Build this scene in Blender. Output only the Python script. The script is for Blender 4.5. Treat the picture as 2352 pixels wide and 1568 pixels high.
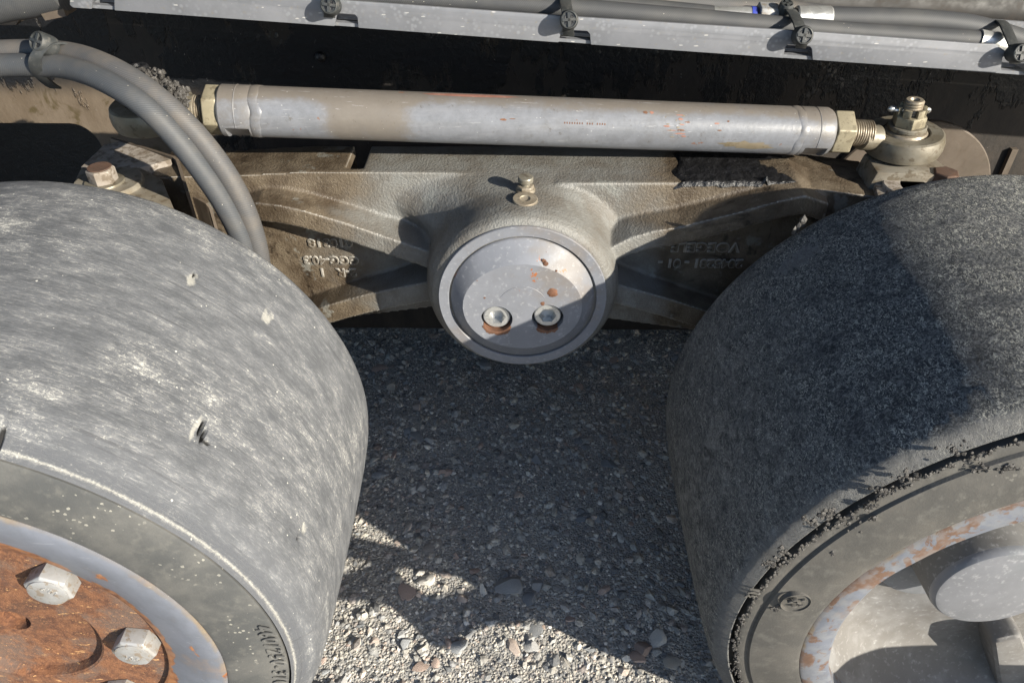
import bpy, bmesh, math, random
import numpy as np
from mathutils import Vector, Matrix, noise as mnoise

sc = bpy.context.scene
for o in list(bpy.data.objects): bpy.data.objects.remove(o)
R = math.radians
rng = np.random.default_rng(7); random.seed(7)

# ------------------------------------------------------------------ camera
CAM = np.array([.3665, -.2737, .7152]); PITCH, YAW, ROLL, FPX = .6787, -.0134, -.0014, 1738.6
def cam_axes():
    f = np.array([math.sin(YAW)*math.cos(PITCH), math.cos(YAW)*math.cos(PITCH), -math.sin(PITCH)])
    r = np.array([math.cos(YAW), -math.sin(YAW), 0.]); u = np.cross(r, f)
    c, s = math.cos(ROLL), math.sin(ROLL)
    return c*r+s*u, -s*r+c*u, f
AX_R, AX_U, AX_F = cam_axes()
cd = bpy.data.cameras.new('camera'); cam = bpy.data.objects.new('camera', cd); sc.collection.objects.link(cam)
cd.sensor_width = 36; cd.lens = 36*FPX/2352; cd.clip_start = .01; cd.clip_end = 500
m = Matrix(((AX_R[0], AX_U[0], -AX_F[0], CAM[0]), (AX_R[1], AX_U[1], -AX_F[1], CAM[1]), (AX_R[2], AX_U[2], -AX_F[2], CAM[2]), (0, 0, 0, 1)))
cam.matrix_world = m; sc.camera = cam
# ------------------------------------------------------------------ sky, sun, exposure
SUN = Vector((1.26, -1.0, .658)).normalized()          # towards the sun
w = bpy.data.worlds.new('World'); sc.world = w; w.use_nodes = True
nt = w.node_tree; nt.nodes.clear()
sky = nt.nodes.new('ShaderNodeTexSky'); sky.sky_type = 'NISHITA'; sky.sun_disc = False
sky.sun_elevation = math.asin(SUN.z); sky.sun_rotation = math.atan2(SUN.x, SUN.y)
sky.ozone_density = 3.0; bg = nt.nodes.new('ShaderNodeBackground'); bg.inputs['Strength'].default_value = .095
ow = nt.nodes.new('ShaderNodeOutputWorld')
nt.links.new(sky.outputs[0], bg.inputs[0]); nt.links.new(bg.outputs[0], ow.inputs[0])
ld = bpy.data.lights.new('sun', 'SUN'); ld.energy = 5.0; ld.angle = R(.53); ld.color = (1, .93, .80)
lo = bpy.data.objects.new('sun', ld); sc.collection.objects.link(lo)
lo.rotation_euler = (-SUN).to_track_quat('-Z', 'Y').to_euler(); lo.location = (2.5, -2, 1.6)
vs = sc.view_settings; vs.view_transform = 'Standard'; vs.look = 'None'; vs.gamma = 1; vs.use_curve_mapping = False
vs.exposure = 1.12

# ------------------------------------------------------------------ helpers
def at(u, v, y=None, z=None, x=None):
    """world point seen at photo position (2352 wide) on the plane y / z / x"""
    d = (u-1176)/FPX*AX_R - (v-784)/FPX*AX_U + AX_F
    i, val = (1, y) if y is not None else ((2, z) if z is not None else (0, x))
    return CAM + d*((val-CAM[i])/d[i])
def ss(a, b, x):
    t = np.clip((np.asarray(x, float)-a)/(b-a), 0, 1); return t*t*(3-2*t)
def fbm(p, s, oct=3):
    v = Vector(p)*s; return mnoise.fractal(v, .8, 2.1, oct)
def tag(o, label=None, cat=None, group=None, kind=None):
    for k, v in (('label', label), ('category', cat), ('group', group), ('kind', kind)):
        if v: o[k] = v
    return o
def thing(name, loc, label, cat, group=None):
    o = bpy.data.objects.new(name, None); o.location = loc; o.empty_display_size = .02
    sc.collection.objects.link(o); return tag(o, label, cat, group)
def base_of(parent):
    b = Vector((0, 0, 0)); p = parent
    while p is not None: b += p.location; p = p.parent
    return b
def mk(name, V, F, mat, parent=None, angle=35, uv=None, col=None, flat=False):
    b = base_of(parent)
    me = bpy.data.meshes.new(name)
    V = np.asarray(V, float) - np.array(b)
    me.from_pydata(V.tolist(), [], [list(f) for f in F]); me.validate(); me.update()
    if not flat:
        me.polygons.foreach_set('use_smooth', [True]*len(me.polygons)); me.set_sharp_from_angle(angle=R(angle))
    if uv is not None:
        l = me.uv_layers.new(name='UVMap'); idx = np.zeros(len(me.loops), int); me.loops.foreach_get('vertex_index', idx)
        l.data.foreach_set('uv', np.asarray(uv, np.float32)[idx].ravel())
    if col is not None:
        a = me.color_attributes.new('col', 'FLOAT_COLOR', 'POINT')
        c = np.ones((len(V), 4), np.float32); c[:, :3] = col; a.data.foreach_set('color', c.ravel())
    me.materials.append(mat)
    o = bpy.data.objects.new(name, me); sc.collection.objects.link(o); o.parent = parent
    return o
def dup(o, parent, loc=None, rot=None, name=None):
    c = o.copy(); sc.collection.objects.link(c); c.parent = parent
    if loc is not None: c.location = loc
    if rot is not None: c.rotation_euler = rot
    return c
def bm_of(V, F):
    bm = bmesh.new(); vs_ = [bm.verts.new(v) for v in V]
    for f in F:
        try: bm.faces.new([vs_[i] for i in f])
        except ValueError: pass
    bmesh.ops.recalc_face_normals(bm, faces=bm.faces); return bm
def bm_out(bm):
    bm.verts.index_update(); V = [v.co[:] for v in bm.verts]; F = [[v.index for v in f.verts] for f in bm.faces]; bm.free(); return V, F
def bevel(V, F, off, seg=2, ang=30):
    bm = bm_of(V, F)
    es = [e for e in bm.edges if len(e.link_faces) == 2 and e.calc_face_angle(0) > R(ang)]
    bmesh.ops.bevel(bm, geom=es, offset=off, segments=seg, profile=.6, affect='EDGES', clamp_overlap=True)
    return bm_out(bm)
def prism(poly, vec):
    """closed solid: 3D polygon swept by vec"""
    P = [np.array(p, float) for p in poly]; n = len(P); v = np.array(vec, float)
    V = P+[p+v for p in P]
    F = [list(range(n))[::-1], list(range(n, 2*n))]+[[i, (i+1) % n, n+(i+1) % n, n+i] for i in range(n)]
    return V, F
def box(x0, x1, y0, y1, z0, z1):
    return prism([(x0, y0, z0), (x1, y0, z0), (x1, y1, z0), (x0, y1, z0)], (0, 0, z1-z0))
def frame(d):
    d = np.array(d, float); d /= np.linalg.norm(d); a = np.array([0, 0, 1.]) if abs(d[2]) < .9 else np.array([0, 1., 0])
    e1 = np.cross(a, d); e1 /= np.linalg.norm(e1); return e1, np.cross(d, e1), d
def revolve(prof, c, axis=(0, 1, 0), seg=64, close=True):
    """prof: (radius, height along axis)"""
    e1, e2, d = frame(axis); c = np.array(c, float); V = []; F = []; UV = []
    n = len(prof); arc = [0]
    for i in range(1, n): arc.append(arc[-1]+math.dist(prof[i], prof[i-1]))
    for j in range(seg):
        t = 2*math.pi*j/seg
        for i, (r, h) in enumerate(prof):
            V.append(c+d*h+(e1*math.cos(t)+e2*math.sin(t))*r); UV.append((t*.2, arc[i]))
    for j in range(seg):
        for i in range(n-1):
            a = j*n+i; b = ((j+1) % seg)*n+i; F.append([a, b, b+1, a+1])
    bm = bm_of(V, F); bmesh.ops.remove_doubles(bm, verts=bm.verts, dist=1e-6)
    for _ in range(1):
        bad = [f for f in bm.faces if f.calc_area() < 1e-13]
        if bad: bmesh.ops.delete(bm, geom=bad, context='FACES')
    bmesh.ops.recalc_face_normals(bm, faces=bm.faces)
    return bm_out(bm)
def ngon_prism(c, axis, r, h, n=6, rot=0, cham=0.0, e=None):
    e1, e2, d = frame(axis); c = np.array(c, float); V = []; F = []
    rings = [(r, 0), (r, h)] if not cham else [(r, 0), (r, h-cham*.6), (r*.90, h)]
    for rr, hh in rings:
        for k in range(n):
            t = rot+2*math.pi*k/n; V.append(c+d*hh+(e1*math.cos(t)+e2*math.sin(t))*rr)
    m_ = len(rings)
    F.append(list(range(n))[::-1]); F.append([(m_-1)*n+k for k in range(n)])
    for i in range(m_-1):
        for k in range(n): F.append([i*n+k, i*n+(k+1) % n, (i+1)*n+(k+1) % n, (i+1)*n+k])
    return V, F
def join(*parts):
    V = []; F = []
    for v, f in parts:
        b = len(V); V += [tuple(p) for p in v]; F += [[i+b for i in q] for q in f]
    return V, F
def spline(P, n=120):
    P = np.array(P, float); k = len(P); out = []
    Q = np.vstack([2*P[0]-P[1], P, 2*P[-1]-P[-2]])
    for i in range(k-1):
        p0, p1, p2, p3 = Q[i:i+4]; m_ = max(2, n//(k-1))
        for t in np.linspace(0, 1, m_, endpoint=False):
            out.append(.5*((2*p1)+(-p0+p2)*t+(2*p0-5*p1+4*p2-p3)*t*t+(-p0+3*p1-3*p2+p3)*t**3))
    out.append(P[-1]); return np.array(out)
def tube(P, r, seg=20, n=120, caps=True, smooth=True):
    C = spline(P, n) if smooth else np.array(P, float)
    T = np.gradient(C, axis=0); T /= np.linalg.norm(T, axis=1, keepdims=True)
    e1, e2, _ = frame(T[0]); V = []; F = []; UV = []; L = 0
    rr = np.full(len(C), r) if np.isscalar(r) else np.interp(np.linspace(0, 1, len(C)), np.linspace(0, 1, len(r)), r)
    for i in range(len(C)):
        if i:
            L += np.linalg.norm(C[i]-C[i-1]); e1 = e1-T[i]*(e1@T[i]); e1 /= np.linalg.norm(e1); e2 = np.cross(T[i], e1)
        for k in range(seg+1):
            t = 2*math.pi*k/seg; V.append(C[i]+(e1*math.cos(t)+e2*math.sin(t))*rr[i]); UV.append((L, t/(2*math.pi)))
    s = seg+1
    for i in range(len(C)-1):
        for k in range(seg): F.append([i*s+k, i*s+k+1, (i+1)*s+k+1, (i+1)*s+k])
    if caps: F.append([k for k in range(seg)][::-1]); F.append([(len(C)-1)*s+k for k in range(seg)])
    return V, F, UV
def strip(P, N, w, t):
    """flat band along polyline P with width directions N"""
    P = np.array(P, float); N = np.array(N, float); N /= np.linalg.norm(N, axis=1, keepdims=True)
    T = np.gradient(P, axis=0); T /= np.linalg.norm(T, axis=1, keepdims=True)
    B = np.cross(T, N); B /= np.linalg.norm(B, axis=1, keepdims=True); V = []; F = []
    for i in range(len(P)):
        for a, b in ((-1, -1), (1, -1), (1, 1), (-1, 1)): V.append(P[i]+N[i]*w/2*a+B[i]*t/2*b)
    for i in range(len(P)-1):
        for k in range(4): F.append([i*4+k, i*4+(k+1) % 4, i*4+4+(k+1) % 4, i*4+4+k])
    F.append([3, 2, 1, 0]); n = 4*(len(P)-1); F.append([n, n+1, n+2, n+3]); return V, F
def cut(o, cutters, ang=30):
    """boolean difference, baked into the mesh; the cutters are removed"""
    tmp = []
    for V, F in cutters:
        v2, f2 = bm_out(bm_of(V, F)); tmp.append(mk('cutter', v2, f2, o.data.materials[0]))
    for c in tmp:
        b = o.modifiers.new('b', 'BOOLEAN'); b.operation = 'DIFFERENCE'; b.object = c; b.solver = 'EXACT'
    bpy.context.view_layer.update()
    me = bpy.data.meshes.new_from_object(o.evaluated_get(bpy.context.evaluated_depsgraph_get()))
    o.modifiers.clear(); o.data = me
    me.polygons.foreach_set('use_smooth', [True]*len(me.polygons)); me.set_sharp_from_angle(angle=R(ang))
    for c in tmp: bpy.data.objects.remove(c)
def text_mesh(s, size, depth, bev=.0002):
    cu = bpy.data.curves.new('t', 'FONT'); cu.body = s; cu.size = size; cu.extrude = depth/2; cu.bevel_depth = bev; cu.bevel_resolution = 1
    cu.align_x = 'CENTER'; cu.align_y = 'CENTER'; cu.resolution_u = 3
    o = bpy.data.objects.new('t', cu); sc.collection.objects.link(o); bpy.context.view_layer.update()
    me = bpy.data.meshes.new_from_object(o.evaluated_get(bpy.context.evaluated_depsgraph_get()))
    V = np.array([v.co[:] for v in me.vertices]).reshape(-1, 3); F = [list(p.vertices) for p in me.polygons]
    bpy.data.objects.remove(o); bpy.data.meshes.remove(me); return V, F

# ------------------------------------------------------------------ materials
class G:
    def __init__(s, name):
        s.m = bpy.data.materials.new(name); s.m.use_nodes = True; s.t = s.m.node_tree; s.t.nodes.clear()
        s.out = s.t.nodes.new('ShaderNodeOutputMaterial'); s.b = s.t.nodes.new('ShaderNodeBsdfPrincipled')
        s.t.links.new(s.b.outputs[0], s.out.inputs[0]); s.tc = s.t.nodes.new('ShaderNodeTexCoord')
    def put(s, sock, v):
        if hasattr(v, 'is_output'): s.t.links.new(v, sock)
        elif isinstance(v, (tuple, list)) and len(v) == 3 and sock.type == 'RGBA': sock.default_value = (*v, 1)
        else: sock.default_value = v
    def co(s, k='Object', scale=(1, 1, 1), rot=(0, 0, 0), loc=(0, 0, 0)):
        n = s.t.nodes.new('ShaderNodeMapping'); s.t.links.new(s.tc.outputs[k], n.inputs[0])
        n.inputs['Scale'].default_value = scale; n.inputs['Rotation'].default_value = rot; n.inputs['Location'].default_value = loc; return n.outputs[0]
    def noise(s, v, sc_, det=4, ro=.55, dist=0):
        n = s.t.nodes.new('ShaderNodeTexNoise'); s.put(n.inputs['Vector'], v)
        for k, x in (('Scale', sc_), ('Detail', det), ('Roughness', ro), ('Distortion', dist)): s.put(n.inputs[k], x)
        return n.outputs[0]
    def vor(s, v, sc_, out='Distance', feat='F1', rnd=1):
        n = s.t.nodes.new('ShaderNodeTexVoronoi'); n.feature = feat; s.put(n.inputs['Vector'], v); s.put(n.inputs['Scale'], sc_); s.put(n.inputs['Randomness'], rnd)
        return n.outputs[out]
    def wave(s, v, sc_, dist=0, d='X', det=0):
        n = s.t.nodes.new('ShaderNodeTexWave'); n.bands_direction = d; s.put(n.inputs['Vector'], v); s.put(n.inputs['Scale'], sc_); s.put(n.inputs['Distortion'], dist); s.put(n.inputs['Detail'], det)
        return n.outputs['Fac']
    def fleck(s, v, sc_, size=.16, prob=.2):
        n = s.t.nodes.new('ShaderNodeTexVoronoi'); s.put(n.inputs['Vector'], v); s.put(n.inputs['Scale'], sc_)
        c = s.xyz(n.outputs['Color']); sz = s.op('MULTIPLY', s.op('ADD', c[1], .15), size); wob = s.op('MULTIPLY', s.op('SUBTRACT', s.noise(v, sc_*2.2, 3, .6), .5), size*2.2)
        m = s.op('LESS_THAN', s.op('ADD', n.outputs['Distance'], wob), sz); return s.op('MULTIPLY', m, s.op('GREATER_THAN', c[0], 1-prob))
    def mr(s, x, a, b, c=0, d=1):
        n = s.t.nodes.new('ShaderNodeMapRange'); n.interpolation_type = 'SMOOTHSTEP'
        for i, q in enumerate((x, a, b, c, d)): s.put(n.inputs[i], q)
        return n.outputs[0]
    def mix(s, f, a, b):
        n = s.t.nodes.new('ShaderNodeMix'); n.data_type = 'RGBA'; s.put(n.inputs[0], f); s.put(n.inputs[6], a); s.put(n.inputs[7], b); return n.outputs[2]
    def mul(s, a, b):
        n = s.t.nodes.new('ShaderNodeMix'); n.data_type = 'RGBA'; n.blend_type = 'MULTIPLY'; s.put(n.inputs[0], 1.0); s.put(n.inputs[6], a); s.put(n.inputs[7], b); return n.outputs[2]
    def op(s, o, a, b=0.0):
        n = s.t.nodes.new('ShaderNodeMath'); n.operation = o; s.put(n.inputs[0], a); s.put(n.inputs[1], b); return n.outputs[0]
    def xyz(s, v):
        n = s.t.nodes.new('ShaderNodeSeparateXYZ'); s.put(n.inputs[0], v); return n.outputs
    def attr(s, name):
        n = s.t.nodes.new('ShaderNodeAttribute'); n.attribute_name = name; return n.outputs['Color']
    def bump(s, h, st, dist=.001, nrm=None):
        n = s.t.nodes.new('ShaderNodeBump'); s.put(n.inputs['Height'], h); n.inputs['Strength'].default_value = st; n.inputs['Distance'].default_value = dist
        if nrm is not None: s.put(n.inputs['Normal'], nrm)
        return n.outputs[0]
    def fin(s, col, rough=.6, metal=0, nrm=None, spec=.5):
        s.put(s.b.inputs['Base Color'], col); s.put(s.b.inputs['Roughness'], rough); s.put(s.b.inputs['Metallic'], metal); s.put(s.b.inputs['Specular IOR Level'], spec)
        if nrm is not None: s.put(s.b.inputs['Normal'], nrm)
        return s.m

def m_paint(name, base=(.225, .232, .25), dirt=(.17, .135, .10), dirtamt=.5, rust=.0, rough=.42, flecks=True):
    g = G(name); o = g.co()
    n1 = g.noise(o, 9, 5, .6); n2 = g.noise(o, 45, 5, .65); n3 = g.noise(o, 260, 3)
    c = g.mix(g.mr(n2, .3, .7), base, tuple(b*.86 for b in base))
    d = g.op('MULTIPLY', g.mr(g.op('ADD', n1, g.op('MULTIPLY', g.op('SUBTRACT', n2, .5), .5)), .47, .68), dirtamt)
    c = g.mix(d, c, dirt)
    c = g.mix(g.op('MULTIPLY', g.mr(n3, .55, .75), .25), c, (.5, .5, .5))
    if rust:
        rm = g.mr(g.noise(o, 60, 4, .6), .74-.12*rust, .76-.12*rust)
        c = g.mix(rm, c, g.mix(n3, (.22, .07, .025), (.35, .14, .05)))
    if flecks:
        c = g.mix(g.op('MULTIPLY', g.fleck(o, 480, .16, .035), .45), c, (.38, .37, .36))
    h = g.op('ADD', g.op('MULTIPLY', n3, .4), g.op('MULTIPLY', n2, .6))
    return g.fin(c, g.mr(d, 0, 1, rough, .75), 0, g.bump(h, .25, .0006))

def m_rod(name):
    """grey tube paint: brown grime band, dust settled on top, pale spatter"""
    g = G(name); o = g.co(); s = g.xyz(o); ge = g.t.nodes.new('ShaderNodeNewGeometry'); nz = g.xyz(ge.outputs['Normal'])[2]
    n1 = g.noise(o, 14, 6, .72); n2 = g.noise(o, 70, 6, .8); n3 = g.noise(o, 300, 3); al = g.noise(g.co('Object', (.12, 1, 1)), 160, 4, .6)
    c = g.mix(g.mr(n2, .3, .7), (.165, .172, .19), (.125, .13, .142)); c = g.mix(g.op('MULTIPLY', g.mr(al, .5, .7), .3), c, (.23, .235, .25))
    band = g.op('MULTIPLY', g.mr(s[0], -.195, -.165), g.mr(s[0], -.09, -.125)); ends = g.op('ADD', g.mr(s[0], -.215, -.255), g.mr(s[0], .20, .25))
    k = g.op('ADD', g.op('MULTIPLY', g.op('SUBTRACT', n1, .5), 1.5), g.op('ADD', g.op('MULTIPLY', band, .8), g.op('ADD', g.op('MULTIPLY', ends, .35), g.op('MULTIPLY', g.mr(nz, .6, .98), .8))))
    k = g.op('ADD', k, g.op('MULTIPLY', g.op('SUBTRACT', n2, .5), .9))
    c = g.mix(g.op('MULTIPLY', g.mr(k, .10, .85), .85), c, g.mix(n2, (.075, .058, .040), (.155, .138, .118)))
    c = g.mix(g.op('MULTIPLY', g.fleck(g.co('Object', (.7, 1, 1)), 450, .2, .10), .5), c, (.40, .395, .39))
    sc1 = g.noise(g.co('Object', (.04, 1, 1)), 420, 4, .7); c = g.mix(g.op('MULTIPLY', g.mr(sc1, .64, .68), .5), c, (.30, .30, .31)); c = g.mix(g.op('MULTIPLY', g.mr(g.noise(o, 130, 6, .8), .60, .66), .5), c, (.06, .046, .03)); c = g.mix(g.mr(g.noise(o, 46, 4, .6), .70, .715), c, (.16, .08, .05))
    return g.fin(c, g.mr(k, .2, .9, .36, .6), 0, g.bump(g.op('ADD', n2, n3), .2, .0006), .5)

def m_cast(name, oil=1.0):
    """dirty painted cast iron, browned by oil"""
    g = G(name); o = g.co(); s = g.xyz(o)
    n1 = g.noise(o, 7, 5, .6); n2 = g.noise(o, 30, 5, .65); n3 = g.noise(o, 420, 3, .6)
    paint = g.mix(g.mr(n2, .3, .7), (.165, .164, .154), (.112, .102, .088))
    brown = g.mix(g.mr(n2, .35, .65), (.055, .040, .026), (.118, .094, .066))
    dx = g.op('ABSOLUTE', s[0])
    k = g.op('ADD', g.op('ADD', g.mr(dx, .09, .2), g.mr(s[0], .12, .17, 0, .6)), g.op('MULTIPLY', g.op('SUBTRACT', n1, .5), 3.0))
    c = g.mix(g.mr(k, .2, .75), paint, brown)
    c = g.mix(g.op('MULTIPLY', g.mr(g.noise(o, 16, 4, .7, 1.0), .56, .66), g.mr(dx, .1, .2)), c, (.018, .012, .007))
    c = g.mix(g.op('MULTIPLY', g.mr(g.noise(o, 22, 4, .7), .60, .66), .5), c, (.20, .205, .19))
    h = g.op('ADD', n3, g.op('MULTIPLY', g.noise(o, 900, 2), .3))
    nr = g.bump(h, .9, .0012); v = g.vor(o, 500); c = g.mix(g.op('MULTIPLY', g.mr(v, .08, .13, 1, 0), g.mr(g.noise(o, 60, 2), .55, .65)), c, (.5, .44, .33))
    ge = g.t.nodes.new('ShaderNodeNewGeometry'); c = g.mix(g.op('MULTIPLY', g.mr(g.op('ADD', ge.outputs['Pointiness'], g.op('MULTIPLY', g.op('SUBTRACT', n2, .5), .03)), .525, .57), .65), c, (.36, .345, .315))  # paler edges: highlight of the worn bevels put into the colour
    return g.fin(c, g.mr(n1, .3, .7, .36, .6), 0, nr)

def m_rust(name):
    g = G(name); o = g.co()
    n1 = g.noise(o, 16, 6, .68); n2 = g.noise(o, 110, 6, .75); n4 = g.noise(o, 420, 4, .75); n3 = g.noise(g.co('Object', (.35, 1, 1), (0, .35, 0)), 330, 4, .7)
    c = g.mix(g.mr(n2, .36, .62), (.075, .030, .016), (.165, .070, .031))
    c = g.mix(g.op('MULTIPLY', g.mr(n1, .50, .62), .75), c, (.105, .075, .06))
    c = g.mix(g.op('MULTIPLY', g.mr(n1, .46, .38), .6), c, (.055, .028, .018))
    c = g.mix(g.op('MULTIPLY', g.mr(n4, .52, .66), .6), c, (.25, .115, .055))
    c = g.mix(g.mr(n3, .635, .66), c, (.46, .26, .11))
    return g.fin(c, .85, 0, g.bump(g.op('ADD', n2, g.op('ADD', g.op('MULTIPLY', n3, .5), g.op('MULTIPLY', n4, .7))), .8, .0012))

def m_rim(name, pr, edge=.127, chips=.0):
    """blue-grey wheel paint with rust chips and a yellowish edge; coordinates are wheel-local"""
    g = G(name); o = g.co(); n = g.noise(o, 40, 5, .65); n2 = g.noise(o, 14, 4, .6, .5); n3 = g.noise(o, 300, 3)
    c = g.mix(g.mr(n, .35, .7), (.130, .142, .172), (.10, .11, .131))
    s = g.xyz(o); r = g.op('SQRT', g.op('ADD', g.op('MULTIPLY', s[0], s[0]), g.op('MULTIPLY', s[2], s[2])))
    rust = g.mix(g.mr(g.noise(o, 160, 4), .35, .65), (.14, .05, .02), (.33, .14, .05))
    k = g.op('ADD', g.op('MULTIPLY', g.op('SUBTRACT', n2, .5), 1.0), g.op('ADD', g.mr(r, edge+.010, edge-.004, 0, pr), g.op('MULTIPLY', g.mr(r, .150, .134), g.mr(s[0], .10, .045, 0, .34 if not chips else 0))))
    c = g.mix(g.mr(g.op('ADD', k, g.op('MULTIPLY', g.op('SUBTRACT', n, .5), .5)), .2, .24), c, rust)
    c = g.mix(g.op('MULTIPLY', g.mr(g.op('ADD', r, g.op('MULTIPLY', g.op('SUBTRACT', n, .5), .008)), .1632, .1655), g.mr(n2, .40, .62, .15, .95)), c, g.mix(n3, (.24, .19, .11), (.14, .09, .05)))
    sc1 = g.noise(g.co('Object', (.05, 1, 1), (0, .6, 0)), 500, 3, .6); c = g.mix(g.op('MULTIPLY', g.mr(sc1, .66, .7), .35), c, (.3, .31, .33)); c = g.mix(g.op('MULTIPLY', g.fleck(o, 60, .5, .12), g.mr(n, .45, .55)), c, rust)
    c = g.mix(g.op('MULTIPLY', g.mr(n, .56, .7), .45), c, (.2, .15, .12))
    if chips: c = g.mix(g.mr(g.noise(o, 55, 5, .62, .6), .52, .545), c, g.mix(n3, (.09, .055, .04), (.145, .086, .058))); c = g.mix(g.op('MULTIPLY', g.mr(g.noise(o, 90, 4, .6), .42, .6), .45), c, (.19, .195, .20))
    return g.fin(c, .5, 0, g.bump(g.op('ADD', n, n3), .2, .0006))

def m_rubber_left():
    g = G('dusty_rubber'); u = g.co('UV', (1, 1, 1)); a = g.xyz(g.attr('col'))
    s1 = g.noise(g.co('UV', (.15, 1, 1), (0, 0, .03)), 760, 6, .78); s2 = g.noise(g.co('UV', (.10, 1, 1), (0, 0, -.09)), 560, 6, .8); s3 = g.noise(g.co('UV', (.03, 1, 1)), 260, 4, .6)
    md = g.noise(g.co('UV', (.45, 1, 1)), 75, 6, .75); fi = g.noise(g.co('UV', (.8, 1, 1)), 460, 6, .9); lo = g.noise(g.co('UV', (.6, 1, 1)), 9, 3, .5)
    c = g.mix(g.mr(md, .32, .68), (.080, .084, .091), (.136, .140, .149))
    c = g.mix(a[1], c, (.085, .089, .098))
    keep = g.mr(a[1], 0, 1, 1, .22)
    k1 = g.op('ADD', g.op('MULTIPLY', s1, .62), g.op('ADD', g.op('MULTIPLY', md, .26), g.op('MULTIPLY', lo, .12)))
    c = g.mix(g.op('MULTIPLY', g.op('MULTIPLY', g.mr(k1, .50, .60), .40), keep), c, (.36, .356, .34))
    c = g.mix(g.op('MULTIPLY', g.op('MULTIPLY', g.mr(s2, .57, .64), .32), keep), c, (.31, .31, .305))
    c = g.mix(g.op('MULTIPLY', g.mr(s3, .40, .33), .55), c, (.06, .062, .068))
    k2 = g.op('ADD', g.op('MULTIPLY', fi, .62), g.op('ADD', g.op('MULTIPLY', md, .30), g.op('MULTIPLY', lo, .2)))
    c = g.mix(g.op('MULTIPLY', g.op('MULTIPLY', g.mr(k2, .60, .68), .85), keep), c, (.52, .51, .46))
    c = g.mix(g.op('MULTIPLY', g.fleck(u, 380, .24, .02), keep), c, (.50, .49, .45))
    c = g.mix(g.op('MULTIPLY', g.mr(g.op('ADD', a[0], g.op('MULTIPLY', g.op('SUBTRACT', fi, .5), 2.0)), .35, .95), .6), c, g.mix(fi, (.34, .33, .295), (.50, .485, .43)))
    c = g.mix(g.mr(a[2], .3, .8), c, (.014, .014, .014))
    h = g.op('ADD', g.op('MULTIPLY', s1, .8), g.op('ADD', g.op('MULTIPLY', fi, .5), g.op('ADD', g.op('MULTIPLY', md, .9), g.op('MULTIPLY', s3, .5))))
    return g.fin(c, .75, 0, g.bump(h, .6, .0012), .3)
def m_rubber_right():
    g = G('crumbly_rubber'); u = g.co('UV'); a = g.xyz(g.attr('col'))
    n = g.noise(u, 260, 6, .8, 1.6); bl = g.noise(u, 14, 6, .65); fi = g.noise(g.co('UV', (1.3, .8, 1), (0, 0, .6)), 380, 6, .8, 1.6); mid = g.noise(u, 70, 5, .72)
    c = g.mix(g.mr(bl, .35, .7), (.085, .092, .10), (.165, .168, .172)); pt = g.noise(u, 7, 5, .7); c = g.mix(g.mr(pt, .45, .62), c, (.075, .080, .087)); cs = g.noise(g.co('UV', (1, .55, 1), (0, 0, .75)), 120, 6, .82, 1.5); c = g.mix(g.op('MULTIPLY', g.mr(cs, .44, .36), .75), c, (.036, .040, .044)); c = g.mix(g.op('MULTIPLY', g.mr(cs, .56, .64), .6), c, (.24, .24, .23)); c = g.mix(g.op('MULTIPLY', g.mr(n, .38, .50, 1, 0), .85), c, (.032, .036, .041))
    c = g.mix(g.op('MULTIPLY', g.mr(n, .51, .58), .8), c, (.30, .30, .29))
    fl = g.op('MULTIPLY', g.mr(fi, .53, .58), g.mr(g.noise(u, 40, 5, .7), .36, .54)); c = g.mix(fl, c, (.60, .59, .52))
    c = g.mix(g.op('MULTIPLY', a[2], g.mr(g.op('ADD', bl, g.op('MULTIPLY', mid, .5)), .55, .95, .15, .7)), c, g.mix(g.mr(cs, .40, .60), (.075, .078, .08), (.34, .335, .315)))  # flank mask lightens the rubber in place of bounced light
    c = g.mix(g.op('MULTIPLY', g.mr(g.op('ADD', a[0], g.op('MULTIPLY', g.op('SUBTRACT', mid, .5), 1.2)), .3, .7), .6), c, (.24, .245, .25)); c = g.mix(g.mr(a[1], 0, 1, 0, .8), c, g.mix(mid, (.14, .142, .145), (.22, .218, .21)))
    h = g.op('ADD', n, g.op('ADD', g.op('MULTIPLY', fi, .9), g.op('MULTIPLY', cs, 2.2)))
    return g.fin(c, .82, 0, g.bump(h, 1.0, .0018), .25)
def m_ring(name, a=(.098, .097, .092), b=(.06, .062, .062), spots=.5):
    g = G(name); u = g.co(); n = g.noise(u, 28, 5, .62); n2 = g.noise(u, 150, 4); 
    c = g.mix(g.mr(n, .35, .68), b, a); c = g.mix(g.op('MULTIPLY', g.mr(n2, .5, .75), .35), c, (.15, .145, .13))
    v = g.mr(g.vor(u, 200), .12, .2, 1, 0); c = g.mix(g.op('MULTIPLY', g.fleck(u, 330, .34, .3), g.op('MULTIPLY', g.mr(g.noise(u, 18, 3), .50, .62), spots)), c, (.40, .385, .33))
    return g.fin(c, .6, 0, g.bump(g.op('ADD', n2, g.noise(u, 700, 2)), .25, .0006), .4)
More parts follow.
